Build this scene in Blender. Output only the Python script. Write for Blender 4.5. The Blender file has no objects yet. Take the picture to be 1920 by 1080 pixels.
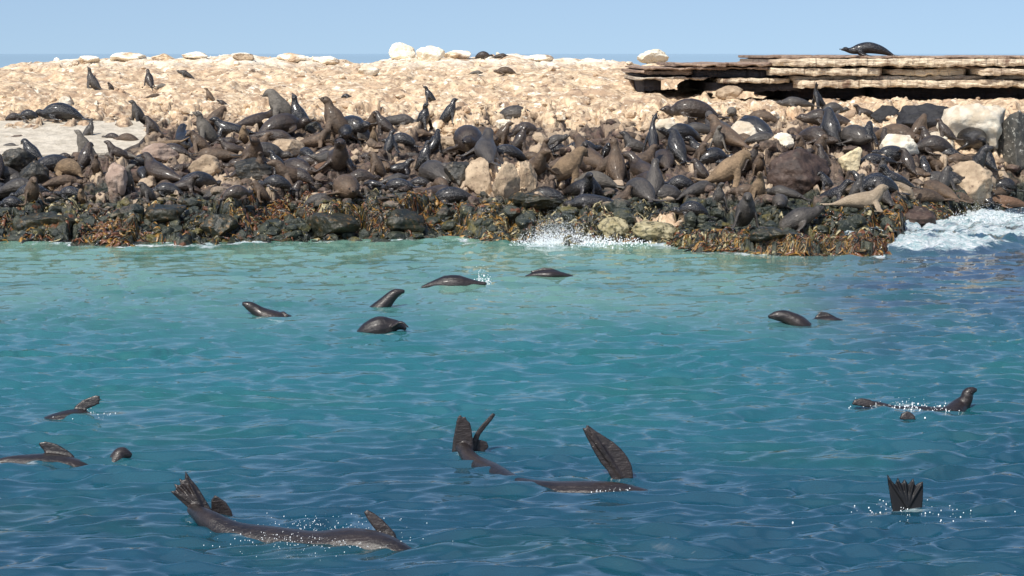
import bpy, bmesh, math, random
import numpy as np
from mathutils import Vector, Matrix
R = math.radians
scene = bpy.context.scene
COL = scene.collection

# ------------------------------------------------------------------ camera, sky, sun, exposure
H = 4.0                      # eye height over the water, metres
F = 4000.0                   # focal length in photo pixels (photo is 1920 wide)
HOR = 100.0                  # photo row of the horizon
PITCH = math.atan((540 - HOR) / F)
F0 = 2600.0; S = F / F0      # the island is laid out in units of depth that are stretched by S
PITCH0 = math.atan((540 - HOR) / F0)
cam = bpy.data.cameras.new('camera'); cam.lens = F / 1920 * 36; cam.sensor_width = 36
cam.clip_start = 0.1; cam.clip_end = 20000
camo = bpy.data.objects.new('camera', cam); COL.objects.link(camo)
camo.location = (0, 0, H); camo.rotation_euler = (R(90) - PITCH, 0, 0)
scene.camera = camo
scene.render.resolution_x = 1024; scene.render.resolution_y = 576

SUN_EL, SUN_AZ = R(51), R(-146)      # azimuth measured from +Y (view direction) clockwise towards +X
world = bpy.data.worlds.new('World'); scene.world = world; world.use_nodes = True
wn, wl = world.node_tree.nodes, world.node_tree.links
bg = wn['Background']
tc = wn.new('ShaderNodeTexCoord')
sky = wn.new('ShaderNodeTexSky'); sky.sky_type = 'NISHITA'; sky.sun_disc = False
sky.sun_elevation = SUN_EL; sky.sun_rotation = SUN_AZ
sky.air_density = 1.0; sky.dust_density = 1.8; sky.ozone_density = 1.6; sky.altitude = 0
# lift the sampling direction a little: the marine air at the horizon is clear and blue
sepv = wn.new('ShaderNodeSeparateXYZ'); comv = wn.new('ShaderNodeCombineXYZ')
mx = wn.new('ShaderNodeMath'); mx.operation = 'MULTIPLY_ADD'; mx.inputs[1].default_value = 1.0; mx.inputs[2].default_value = 0.15
wl.new(tc.outputs['Generated'], sepv.inputs[0])
wl.new(sepv.outputs['X'], comv.inputs['X']); wl.new(sepv.outputs['Y'], comv.inputs['Y'])
wl.new(sepv.outputs['Z'], mx.inputs[0]); wl.new(mx.outputs[0], comv.inputs['Z'])
wl.new(comv.outputs[0], sky.inputs['Vector'])
wl.new(sky.outputs[0], bg.inputs['Color']); bg.inputs['Strength'].default_value = 0.15
sl = bpy.data.lights.new('sun', 'SUN'); sl.energy = 4.6; sl.angle = R(0.5); sl.color = (1.0, 0.955, 0.87)
so = bpy.data.objects.new('sun', sl); COL.objects.link(so)
sd = Vector((math.sin(SUN_AZ) * math.cos(SUN_EL), math.cos(SUN_AZ) * math.cos(SUN_EL), math.sin(SUN_EL)))
so.rotation_euler = sd.to_track_quat('Z', 'Y').to_euler(); so.location = (0, 0, 40)
scene.view_settings.view_transform = 'Standard'; scene.view_settings.look = 'None'
scene.view_settings.exposure = 0.12; scene.view_settings.gamma = 1

# ------------------------------------------------------------------ small numpy noise library
def _h(i, j, s):
    n = (i.astype(np.int64) * 374761393 + j.astype(np.int64) * 668265263 + s * 1442695041) & 0xffffffff
    n = ((n ^ (n >> 13)) * 1274126177) & 0xffffffff
    n = ((n ^ (n >> 16)) * 2246822519) & 0xffffffff
    return ((n ^ (n >> 15)) & 0xffffff) / float(0xffffff)
def vnoise(x, y, s=0):
    x = np.asarray(x, float); y = np.asarray(y, float)
    xi = np.floor(x); yi = np.floor(y); fx = x - xi; fy = y - yi
    fx = fx * fx * fx * (fx * (fx * 6 - 15) + 10); fy = fy * fy * fy * (fy * (fy * 6 - 15) + 10)
    a = _h(xi, yi, s); b = _h(xi + 1, yi, s); c = _h(xi, yi + 1, s); d = _h(xi + 1, yi + 1, s)
    return (a + (b - a) * fx) * (1 - fy) + (c + (d - c) * fx) * fy
def fbm(x, y, s=0, o=4, g=0.5):
    t = 0; a = 1; n = 0
    for k in range(o):
        t = t + a * (vnoise(x, y, s + k * 17) - 0.5) * 2; n += a; a *= g; x = np.asarray(x) * 2.03 + 7.1; y = np.asarray(y) * 2.03 - 3.7
    return t / n
def worley(x, y, s=0):
    """returns nearest distance, second distance, random of the nearest cell, offsets to its centre"""
    x = np.asarray(x, float); y = np.asarray(y, float); xi = np.floor(x); yi = np.floor(y)
    d1 = np.full(x.shape, 9.0); d2 = np.full(x.shape, 9.0); r = np.zeros(x.shape); ox = np.zeros(x.shape); oy = np.zeros(x.shape)
    for a in (-1, 0, 1):
        for b in (-1, 0, 1):
            cx = xi + a; cy = yi + b
            px = cx + 0.15 + 0.7 * _h(cx, cy, s + 1); py = cy + 0.15 + 0.7 * _h(cx, cy, s + 2)
            d = np.hypot(px - x, py - y); rr = _h(cx, cy, s + 3)
            m = d < d1
            d2 = np.where(m, d1, np.minimum(d2, d)); r = np.where(m, rr, r)
            ox = np.where(m, x - px, ox); oy = np.where(m, y - py, oy); d1 = np.where(m, d, d1)
    return d1, d2, r, ox, oy
def sstep(a, b, x):
    t = np.clip((np.asarray(x, float) - a) / (b - a), 0, 1); return t * t * (3 - 2 * t)

# ------------------------------------------------------------------ photo pixel <-> world
def ray(px, py):
    c, s = math.cos(PITCH), math.sin(PITCH)
    u = (px - 960) / F; v = (540 - py) / F
    return np.array([u, c + v * s, -s + v * c])
def onwater(px, py, z=0.0):
    d = ray(px, py); t = (z - H) / d[2]; return d * t + np.array([0, 0, H])
def atdepth(px, py, D):
    d = ray(px, py); t = D / d[1]; return d * t + np.array([0, 0, H])
def row2depr(y): return PITCH + np.arctan((np.asarray(y, float) - 540) / F)
def rowz(y, D): return H - D * np.tan(row2depr(y))
def wdist(y): return H / np.tan(row2depr(y))
def rowz0(y, D): return H - D * np.tan(PITCH0 + np.arctan((np.asarray(y, float) - 540) / F0))
def wdist0(y): return H / np.tan(PITCH0 + np.arctan((np.asarray(y, float) - 540) / F0))
def X2px0(X, D): return 960 + F0 * X / (D * math.cos(PITCH0) + 0.6)
def px2X0(px, D): return (px - 960) / F0 * (D * math.cos(PITCH0) + 0.6)
def X2px(X, D): return 960 + F * X / (D * math.cos(PITCH) + 0.6)
def project(P):
    c, s = math.cos(PITCH), math.sin(PITCH)
    x, y, z = P[0], P[1], P[2] - H
    dz = y * c - z * s; v = y * s + z * c
    return 960 + F * x / dz, 540 - F * v / dz

# ------------------------------------------------------------------ island height field
SHX = [-900, 0, 120, 250, 420, 640, 800, 900, 1000, 1200, 1270, 1330, 1450, 1600, 1655, 1700, 1790, 1850, 1920, 2800]
SHY = [450, 452, 455, 462, 456, 452, 448, 452, 458, 456, 462, 472, 478, 481, 478, 440, 426, 412, 404, 400]
CRX = [-900, 0, 50, 100, 200, 300, 400, 450, 500, 600, 660, 700, 740, 800, 850, 900, 1000, 1100, 1200, 1300, 1420, 2800]
CRY = [140, 127, 121, 116, 112, 110, 106, 101, 109, 111, 119, 113, 106, 106, 106, 103, 108, 114, 120, 126, 133, 140]
TD = np.array([29.5, 30.0, 31.0, 33.0, 36.0, 39.0, 43.0, 48.0, 52.0])
TY = np.array([455., 412., 383., 328., 262., 207., 166., 130., 108.])
def base_h(X, Y):
    X = np.asarray(X, float); Y = np.asarray(Y, float)
    px = X2px0(X, Y)
    ds = wdist0(np.interp(px, SHX, SHY)) + 0.35 * fbm(X * 0.9, Y * 0.2, 5, 3)
    d = np.where(Y < 36.5, 29.5 + (Y - ds) * (36.5 - 29.5) / (36.5 - ds), Y)
    dl = np.where(Y < 29.75, 29.5 + 0.16 * (Y - ds) / np.maximum(29.75 - ds, 0.2), 29.66 + (Y - 29.75) * (36.5 - 29.66) / (36.5 - 29.75))
    d = np.where((ds < 29.3) & (Y < 36.5), dl, d)
    cr = np.interp(px, CRX, CRY)
    row = np.interp(d, TD, TY)
    row = row + (cr - 108) * sstep(43, 52, d)
    z = rowz0(row, Y)
    under = -(ds - Y) * 0.55
    under = np.maximum(under, -3.2)
    z = np.where(Y < ds, under, z)
    cut = sstep(1185, 1200, px) * sstep(39.6, 40.6, Y) * (Y < 55)
    z = z + (np.minimum(z, rowz0(np.interp(px, [1190, 1320, 1330], [176, 180, 193]), Y)) - z) * cut
    zb = rowz0(cr, 52.0) - (Y - 52) * 0.12 - np.maximum(Y - 62, 0) * 0.5
    z = np.where(Y > 52, np.maximum(zb, -3.2), z)
    return z, ds, px
SLAB = [(-700, 228), (262, 228), (280, 262), (240, 292), (110, 296), (-700, 300)]
def terr(X, Y): return terr0(X, np.asarray(Y, float) / S)
def terr0(X, Y):
    z, ds, px = base_h(X, Y)
    X = np.asarray(X, float); Y = np.asarray(Y, float)
    wx = X + 0.25 * fbm(X * 1.7, Y * 1.7, 60, 3); wy = Y + 0.25 * fbm(X * 1.7 + 9, Y * 1.7, 61, 3)
    d1, d2, r, ox, oy = worley(wx / 1.15, wy / 1.5, 11)
    big = (r - 0.5) * 0.42 + (ox * (r * 2 - 1) + oy * (0.5 - r)) * 0.3 - 0.25 * np.exp(-((d2 - d1) / 0.07) ** 2)
    d1, d2, r, ox, oy = worley(wx / 0.42, wy / 0.5, 23)
    mid = (r - 0.5) * 0.20 + (ox * (r * 2 - 1) - oy * 0.4) * 0.12 - 0.09 * np.exp(-((d2 - d1) / 0.12) ** 2)
    d1, d2, r, ox, oy = worley(wx / 0.16, wy / 0.18, 31)
    sml = (0.45 - d1) * 0.10 + (r - 0.5) * 0.05
    f = fbm(X * 2.2, Y * 2.2, 3, 5, 0.55) * 0.16
    low = 1 - sstep(38.5, 41.5, Y)
    amp = sstep(-1.5, 0.6, Y - ds)
    calm = 1 - 0.92 * (sstep(33.7, 34.3, Y) * (1 - sstep(36.8, 37.2, Y)) * (1 - sstep(245, 300, px)))
    soft = sstep(0.0, 0.5, fbm(X * 0.5, Y * 0.6, 81, 3))
    n = big * (0.42 + 0.33 * low) + mid * (0.15 + 0.5 * soft * (1 - low) + 0.85 * low) + sml * (0.05 + 0.4 * soft * (1 - low) + 1.0 * low) + f * (1.5 - 0.3 * low) + 0.10 * (1 - low) * np.abs(fbm(X * 1.1, Y * 2.6, 83, 4, 0.6))
    # keep the crest line close to its outline
    n = n * (0.42 + 0.58 * low) + (1 - low) * (0.24 * fbm(X * 0.8, Y * 1.2, 85, 3) - 0.10 * sstep(0.1, 0.35, fbm(X * 0.9 + 4, Y * 2.2, 86, 4, 0.6)))
    crest = np.exp(-((Y - 52) / 2.5) ** 2)
    n = n * (1 - 0.35 * crest)
    return z + n * amp * calm * np.where(Y > 60, 0.3, 1)
_gp = np.arange(-300, 2240, 3.0); _gd = np.arange(27.0, 56.0, 0.03)
_GP, _GD = np.meshgrid(_gp, _gd, indexing='ij'); TG = terr0(px2X0(_GP, _GD), _GD)
def tz(x, y):
    """terrain height at one point, from the table"""
    y = y / S; i = min(max((X2px0(x, y) - _gp[0]) / 3.0, 0), len(_gp) - 1.01); j = min(max((y - 27.0) / 0.03, 0), len(_gd) - 1.01)
    a, b = int(i), int(j); u, v = i - a, j - b
    return float((TG[a, b] * (1 - u) + TG[a + 1, b] * u) * (1 - v) + (TG[a, b + 1] * (1 - u) + TG[a + 1, b + 1] * u) * v)
def hit(px, py):
    d = ray(px, py); t = _gd * S / d[1]; Z = H + d[2] * t
    i = min(max((px - _gp[0]) / 3.0, 0), len(_gp) - 1.01); a = int(i); g = TG[a] * (1 - (i - a)) + TG[a + 1] * (i - a)
    k = np.nonzero(g >= Z)[0]; q = int(k[0]) if len(k) else int(np.argmin(Z - g))
    return float(d[0] * t[q]), float(_gd[q] * S), float(g[q])

# ------------------------------------------------------------------ mesh helpers
def raw_mesh(name, V, Fc, smooth=True):
    me = bpy.data.meshes.new(name)
    V = np.asarray(V, np.float32); Fc = np.asarray(Fc, np.int32); k = Fc.shape[1]
    me.vertices.add(len(V)); me.vertices.foreach_set('co', V.ravel())
    me.loops.add(Fc.size); me.loops.foreach_set('vertex_index', Fc.ravel())
    me.polygons.add(len(Fc)); me.polygons.foreach_set('loop_start', np.arange(0, Fc.size, k, dtype=np.int32))
    me.update(calc_edges=True); me.validate()
    me.polygons.foreach_set('use_smooth', np.full(len(me.polygons), smooth))
    return me
def attr(me, name, vals):
    a = me.attributes.new(name, 'FLOAT', 'POINT'); a.data.foreach_set('value', np.asarray(vals, np.float32).ravel())
def obj(name, me, mat=None, parent=None, loc=None):
    o = bpy.data.objects.new(name, me); COL.objects.link(o)
    if mat:
        for m in (mat if isinstance(mat, (list, tuple)) else [mat]): me.materials.append(m)
    if parent: o.parent = parent
    if loc is not None: o.location = [float(v) for v in loc]
    return o
def tag(o, label=None, cat=None, group=None, kind=None):
    if label: o['label'] = label
    if cat: o['category'] = cat
    if group: o['group'] = group
    if kind: o['kind'] = kind
    return o
def grid_faces(nr, nc):
    i = np.arange(nr - 1)[:, None] * nc + np.arange(nc - 1)[None, :]
    return np.stack([i, i + 1, i + nc + 1, i + nc], -1).reshape(-1, 4)

# ------------------------------------------------------------------ materials
class NT:
    def __init__(s, name):
        s.m = bpy.data.materials.new(name); s.m.use_nodes = True; s.t = s.m.node_tree; s.n = s.t.nodes; s.l = s.t.links
        s.b = s.n['Principled BSDF']; s.out = s.n['Material Output']
        s.geo = s.n.new('ShaderNodeNewGeometry'); s.tc = s.n.new('ShaderNodeTexCoord')
        s.P = s.geo.outputs['Position']; s.O = s.tc.outputs['Object']
    def set(s, **k):
        for a, v in k.items(): s.b.inputs[a.replace('_', ' ')].default_value = v
    def put(s, sock, v):
        if isinstance(v, bpy.types.NodeSocket): s.l.new(v, sock)
        elif isinstance(v, (tuple, list)) and len(v) == 3 and sock.type == 'RGBA': sock.default_value = (*v, 1)
        else: sock.default_value = v
    def noise(s, vec, scale, detail=4, rough=0.55, dist=0):
        n = s.n.new('ShaderNodeTexNoise'); s.l.new(vec, n.inputs['Vector'])
        n.inputs['Scale'].default_value = scale; n.inputs['Detail'].default_value = detail
        n.inputs['Roughness'].default_value = rough; n.inputs['Distortion'].default_value = dist
        return n.outputs['Fac']
    def vor(s, vec, scale, feat='F1', out='Distance'):
        n = s.n.new('ShaderNodeTexVoronoi'); n.feature = feat; s.l.new(vec, n.inputs['Vector']); n.inputs['Scale'].default_value = scale
        return n.outputs[out]
    def scale(s, vec, sc):
        n = s.n.new('ShaderNodeMapping'); s.l.new(vec, n.inputs['Vector']); n.inputs['Scale'].default_value = sc; return n.outputs[0]
    def math(s, op, a, b=0.0, c=0.0):
        n = s.n.new('ShaderNodeMath'); n.operation = op
        for i, v in enumerate((a, b, c)): s.put(n.inputs[i], v)
        return n.outputs[0]
    def ramp(s, f, lo, hi, a=0.0, b=1.0):
        n = s.n.new('ShaderNodeMapRange'); n.interpolation_type = 'SMOOTHSTEP'; s.put(n.inputs[0], f)
        for i, v in zip((1, 2, 3, 4), (lo, hi, a, b)): s.put(n.inputs[i], v)
        return n.outputs[0]
    def mix(s, f, a, b, mode='MIX'):
        n = s.n.new('ShaderNodeMix'); n.data_type = 'RGBA'; n.blend_type = mode
        s.put(n.inputs[0], f); s.put(n.inputs[6], a); s.put(n.inputs[7], b); return n.outputs[2]
    def sep(s, vec):
        n = s.n.new('ShaderNodeSeparateXYZ'); s.l.new(vec, n.inputs[0]); return n.outputs
    def attr(s, name):
        n = s.n.new('ShaderNodeAttribute'); n.attribute_name = name; return n.outputs['Fac']
    def bump(s, h, strength, dist, prev=None):
        n = s.n.new('ShaderNodeBump'); n.inputs['Strength'].default_value = strength; n.inputs['Distance'].default_value = dist
        s.l.new(h, n.inputs['Height'])
        if prev: s.l.new(prev, n.inputs['Normal'])
        return n.outputs[0]
    def col(s, c): s.put(s.b.inputs['Base Color'], c)
    def rnd(s):
        n = s.n.new('ShaderNodeObjectInfo'); return n.outputs['Random']

def island_rock():
    """one stone for the whole island: cream guano-crusted above, brown wet stone below, weed near the water"""
    m = NT('island_rock'); P = m.P
    x, y, z = m.sep(P)[:3]
    n1 = m.noise(P, 0.9, 5, 0.6); n2 = m.noise(P, 5.0, 6, 0.65); n3 = m.noise(P, 22, 5, 0.7)
    st = m.attr('stone')
    # upper: cream, peach, pinkish, white crust
    up = m.mix(m.ramp(n2, 0.36, 0.62), (0.41, 0.290, 0.180), (0.66, 0.510, 0.340))
    up = m.mix(m.ramp(n1, 0.52, 0.68), up, (0.44, 0.30, 0.19))
    up = m.mix(m.ramp(m.noise(P, 1.7, 7, 0.7, 0.6), 0.51, 0.58, 0, 0.85), up, (0.29, 0.195, 0.125))
    up = m.mix(m.ramp(m.noise(P, 2.6, 6, 0.7), 0.55, 0.66), up, (0.86, 0.78, 0.62))
    up = m.mix(m.ramp(n3, 0.60, 0.72), up, (0.30, 0.20, 0.13))
    up = m.mix(m.ramp(m.noise(m.scale(P, (1, 0.6, 2.0)), 3.4, 5, 0.7), 0.59, 0.65), up, (0.17, 0.11, 0.075))
    # crest crusted white
    wc = m.math('MULTIPLY', m.ramp(z, 3.35, 3.95), m.ramp(m.noise(P, 1.4, 4, 0.6), 0.38, 0.58))
    up = m.mix(m.math('MULTIPLY', wc, 0.85), up, (0.90, 0.84, 0.70))
    # middle: brown, purple-brown, grey
    mid = m.mix(m.ramp(n2, 0.35, 0.62), (0.030, 0.022, 0.018), (0.150, 0.105, 0.075))
    mid = m.mix(m.ramp(m.noise(P, 3.1, 4, 0.6), 0.52, 0.64), mid, (0.095, 0.058, 0.048))
    mid = m.mix(m.ramp(m.noise(P, 7.7, 5, 0.7), 0.60, 0.70), mid, (0.34, 0.26, 0.18))
    mid = m.mix(m.ramp(st, 0.72, 0.90), mid, (0.42, 0.32, 0.22))
    # low: wet, green-black weed film with rust and olive patches
    low = m.mix(m.ramp(n2, 0.35, 0.65), (0.010, 0.016, 0.013), (0.045, 0.050, 0.032))
    low = m.mix(m.ramp(m.noise(P, 2.2, 4, 0.6), 0.56, 0.66), low, (0.10, 0.085, 0.022))
    low = m.mix(m.ramp(m.noise(P, 3.0, 5, 0.6), 0.60, 0.69), low, (0.12, 0.042, 0.014))
    low = m.mix(m.ramp(m.noise(P, 9.0, 4, 0.7), 0.63, 0.70), low, (0.40, 0.36, 0.22))
    jit = m.math('MULTIPLY_ADD', n1, 1.5, -0.75)
    jit = m.math('ADD', jit, m.math('MULTIPLY_ADD', n2, 0.5, -0.25))
    zz = m.math('ADD', z, jit)
    pale = m.attr('pale')
    fu = m.math('MAXIMUM', m.ramp(zz, 1.95, 2.35), pale)
    c = m.mix(m.ramp(zz, 0.62, 0.95), low, mid)
    c = m.mix(fu, c, up)
    m.col(c)
    wet = m.ramp(zz, 0.7, 1.5)
    m.put(m.b.inputs['Roughness'], m.math('MULTIPLY_ADD', wet, 0.45, 0.42))
    h = m.math('ADD', m.noise(P, 11, 7, 0.65), m.math('MULTIPLY', m.vor(P, 9), 0.5))
    h = m.math('MULTIPLY', h, m.math('MULTIPLY_ADD', fu, -0.55, 1.0)); b = m.bump(h, 0.8, 0.06); b = m.bump(m.noise(P, 60, 4, 0.7), 0.5, 0.012, b)
    m.l.new(b, m.b.inputs['Normal'])
    return m.m
def stone(name, c1, c2, c3, rough=0.85, speck=0.64):
    m = NT(name); O = m.O
    c = m.mix(m.ramp(m.noise(O, 3.0, 6, 0.6), 0.38, 0.62), c1, c2)
    c = m.mix(m.ramp(m.noise(O, 9, 6, 0.7), speck, speck + 0.08), c, c3)
    c = m.mix(m.math('MULTIPLY', m.rnd(), 0.35), c, tuple(v * 0.7 for v in c1))
    m.col(c); m.set(Roughness=rough)
    h = m.math('ADD', m.noise(O, 7, 7, 0.65), m.math('MULTIPLY', m.vor(O, 5), 0.4))
    m.l.new(m.bump(h, 0.8, 0.06), m.b.inputs['Normal'])
    return m.m
def fur(name, c1, c2, rough, coat=0.0, bumpk=0.5, b2=0.8):
    m = NT(name); O = m.O
    c = m.mix(m.ramp(m.noise(O, 3.5, 5, 0.6), 0.35, 0.65), c1, c2)
    n = m.noise(m.scale(O, (6, 26, 26)), 1.6, 5, 0.65)
    c = m.mix(m.ramp(n, 0.45, 0.75, 0, 0.6), c, tuple(min(1, v * 1.7 + 0.01) for v in c2))
    c = m.mix(m.math('MULTIPLY', m.rnd(), 0.4), c, tuple(v * 0.55 for v in c1))
    m.col(c); m.set(Roughness=rough, Coat_Weight=coat, Coat_Roughness=0.16)
    m.set(Specular_IOR_Level=0.5)
    b = m.bump(n, bumpk, 0.02); b = m.bump(m.noise(O, 14, 4, 0.65), b2, 0.04, b)
    m.l.new(b, m.b.inputs['Normal'])
    return m.m
M = {
 'rock': island_rock(),
 'white': stone('guano_stone', (0.74, 0.64, 0.47), (0.88, 0.82, 0.68), (0.95, 0.92, 0.84)),
 'pale': stone('pale_stone', (0.55, 0.46, 0.34), (0.74, 0.68, 0.56), (0.28, 0.24, 0.19)),
 'cream': stone('cream_stone', (0.66, 0.55, 0.34), (0.74, 0.64, 0.42), (0.40, 0.30, 0.18), 0.7, 0.7),
 'tan': stone('tan_stone', (0.32, 0.235, 0.155), (0.52, 0.40, 0.27), (0.15, 0.10, 0.07), 0.85, 0.57),
 'pink': stone('pink_stone', (0.28, 0.20, 0.155), (0.44, 0.335, 0.265), (0.62, 0.54, 0.44)),
 'rust': stone('rust_stone', (0.030, 0.018, 0.014), (0.085, 0.052, 0.038), (0.20, 0.14, 0.10), 0.6, 0.58),
 'dark': stone('dark_stone', (0.016, 0.017, 0.014), (0.055, 0.046, 0.034), (0.24, 0.18, 0.11), 0.45, 0.58),
 'black': stone('hollow_shade_stone', (0.010, 0.010, 0.012), (0.022, 0.022, 0.026), (0.04, 0.04, 0.045), 0.7),  # near-black colour standing for the shade in the ledge hollow
 'waterline': stone('yellow_waterline_stone', (0.30, 0.25, 0.13), (0.46, 0.40, 0.25), (0.06, 0.055, 0.03), 0.5, 0.50),
 'weed': stone('weedy_wet_stone', (0.014, 0.017, 0.012), (0.045, 0.040, 0.020), (0.16, 0.09, 0.03), 0.35, 0.55),
 'mott': stone('mottled_stone', (0.045, 0.045, 0.04), (0.10, 0.09, 0.075), (0.50, 0.48, 0.42), 0.8, 0.56),
 'slab': stone('gritty_slab', (0.44, 0.39, 0.31), (0.60, 0.54, 0.44), (0.30, 0.25, 0.19), 0.95, 0.58),
 'K': fur('wet_black_fur', (0.008, 0.008, 0.008), (0.024, 0.020, 0.018), 0.26, 0.45, 0.9),
 'G': fur('dark_grey_fur', (0.030, 0.026, 0.023), (0.082, 0.070, 0.058), 0.45, 0.15, .8),
 'D': fur('dark_brown_fur', (0.022, 0.015, 0.011), (0.062, 0.042, 0.028), 0.38, 0.25, .8),
 'B': fur('brown_fur', (0.055, 0.036, 0.022), (0.130, 0.084, 0.050), 0.6, 0.08),
 'T': fur('tawny_fur', (0.125, 0.084, 0.048), (0.25, 0.170, 0.098), 0.8),
 'S': fur('silver_grey_fur', (0.085, 0.075, 0.062), (0.17, 0.150, 0.125), 0.75),
 'E': fur('beige_fur', (0.26, 0.20, 0.135), (0.36, 0.285, 0.20), 0.8),
 'R': fur('red_brown_fur', (0.10, 0.054, 0.030), (0.17, 0.098, 0.058), 0.75),
 'F': fur('wet_swimmer_fur', (0.007, 0.005, 0.005), (0.022, 0.015, 0.013), 0.38, 0.15, 0.4, 0.3),
}
def plain(name, c, rough=0.5, coat=0, spec=0.5):
    m = NT(name); m.col(m.mix(m.noise(m.O, 8, 4), tuple(v * 0.8 for v in c), tuple(min(1, v * 1.2) for v in c)))
    m.set(Roughness=rough, Coat_Weight=coat); m.b.inputs['Specular IOR Level'].default_value = spec; return m.m
M['flip'] = plain('black_flipper_skin', (0.006, 0.006, 0.007), 0.5, 0, 0.4)
M['eye'] = plain('eye_black', (0.006, 0.005, 0.005), 0.08)
M['whisker'] = plain('whisker_pale', (0.5, 0.45, 0.38), 0.5)

# ------------------------------------------------------------------ terrain
def make_terrain():
    pxs = np.concatenate([np.arange(-900, -60, 14), np.arange(-60, 1980, 2.6), np.arange(1980, 2820, 14)])
    a = np.concatenate([np.arange(2, 26, 0.6), np.arange(26, 29, 0.06), np.arange(29, 32, 0.022), np.arange(32, 37, 0.034), np.arange(37, 45, 0.06), np.arange(45, 54, 0.08), np.arange(54, 80, 0.7)])
    PX, Y = np.meshgrid(pxs, a); X = px2X0(PX, Y)
    Z = terr0(X, Y); Y0 = Y; Y = Y * S
    lowz = (1 - sstep(1.0, 2.2, Z)) * sstep(-0.4, 0.1, Z) * (Y0 < 40)
    d1, d2, r, ox, oy = worley(X / 0.28 + 0.4 * fbm(X * 3, Z * 3, 7, 2), Z / 0.22, 88)
    Y = Y - lowz * (0.16 * fbm(X * 3.1, Z * 4.3, 87, 4, 0.6) + (r - 0.5) * 0.20 + 0.10 * (0.5 - d1))
    me = raw_mesh('terrain', np.stack([X, Y, Z], -1).reshape(-1, 3), grid_faces(len(a), len(pxs)))
    _, _, r, _, _ = worley(X / 0.42, Y0 / 0.5, 23)
    attr(me, 'stone', r)
    attr(me, 'pale', pale_mask(X, Y))
    tag(obj('terrain', me, M['rock']), kind='structure')
def pale_mask(X, Y):
    Y = np.asarray(Y, float) / S; px = X2px0(X, Y)
    m = np.zeros(np.shape(X))
    z, ds, _ = base_h(X, Y)
    row = 540 + F0 * np.tan(np.arctan((H - z) / Y) - PITCH0)
    for (cx, cy, sx, sy) in ((945, 335, 62, 38), (1240, 425, 48, 22), (1390, 262, 40, 18), (1250, 250, 30, 16), (1640, 235, 60, 30), (1560, 215, 70, 14),
                             (1800, 275, 90, 30), (1850, 300, 40, 20), (900, 265, 60, 14), (300, 285, 40, 12), (1100, 215, 260, 16), (850, 235, 60, 16)):
        q = ((px - cx) / sx) ** 2 + ((row - cy) / sy) ** 2
        q = q + 0.7 * fbm(X * 2.5, Y * 2.5, 77, 3)
        m = np.maximum(m, 1 - sstep(0.7, 1.15, q))
    return m
make_terrain()

# ------------------------------------------------------------------ rubble on the island (uncountable stones)
def ico(sub=2):
    bm = bmesh.new(); bmesh.ops.create_icosphere(bm, subdivisions=sub, radius=1)
    V = np.array([v.co[:] for v in bm.verts]); Fc = np.array([[v.index for v in f.verts] for f in bm.faces]); bm.free(); return V, Fc
def rockify(V, seed, chops=7, rough=0.18):
    rg = np.random.RandomState(seed); V = V.copy()
    for k in range(chops):
        n = rg.normal(size=3); n /= np.linalg.norm(n); d = rg.uniform(0.55, 0.88)
        over = V @ n - d; V = V - np.outer(np.maximum(over, 0) * 0.92, n)
    r = 1 + rough * fbm(V[:, 0] * 2.2 + seed * 3.1, V[:, 1] * 2.2 + V[:, 2] * 1.7, seed, 4, 0.6) + rough * 0.6 * fbm(V[:, 2] * 3 + seed, V[:, 0] * 1.3 - V[:, 1], seed + 9, 3)
    return V * r[:, None]
def make_rubble():
    rg = np.random.RandomState(4)
    protos = [rockify(ico(2)[0], 100 + i, 13, 0.14) for i in range(10)]; F0 = ico(2)[1]
    VV, FF, SS, n0 = [], [], [], 0
    N = 7800
    px = rg.uniform(-200, 2120, N); u = rg.uniform(0, 1, N)
    row = np.where(u < 0.90, rg.uniform(215, 445, N), rg.uniform(104, 215, N))
    for i in range(N):
        # depth on the smooth profile for this row
        D = float(np.interp(-row[i], -TY, TD)); 
        X = px2X0(px[i], D); D = D * S
        z = tz(X, D)
        if -200 < px[i] < 275 and 225 < row[i] < 300: continue
        if 240 < row[i] < 372 and rg.uniform() < 0.62: continue
        s = 0.028 + 0.15 * rg.uniform() ** 3.2
        if row[i] > 230: s *= 1.25
        sc = s * np.array([rg.uniform(0.8, 1.5), rg.uniform(0.8, 1.3), rg.uniform(0.5, 1.0)])
        a = rg.uniform(0, 6.28); ca, sa = math.cos(a), math.sin(a)
        V = protos[i % 10] * sc; V = V @ np.array([[ca, sa, 0], [-sa, ca, 0], [0, 0, 1]])
        VV.append(V + np.array([X, D, z + sc[2] * 0.25])); FF.append(F0 + n0); n0 += len(V); SS.append(np.full(len(V), rg.uniform()))
    V = np.concatenate(VV); me = raw_mesh('rubble', V, np.concatenate(FF), False)
    attr(me, 'stone', np.concatenate(SS)); attr(me, 'pale', pale_mask(V[:, 0], V[:, 1]))
    tag(obj('rubble', me, M['rock']), 'loose broken stones scattered between the seals and over the pale slope', 'rubble', kind='stuff')
make_rubble()

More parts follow.
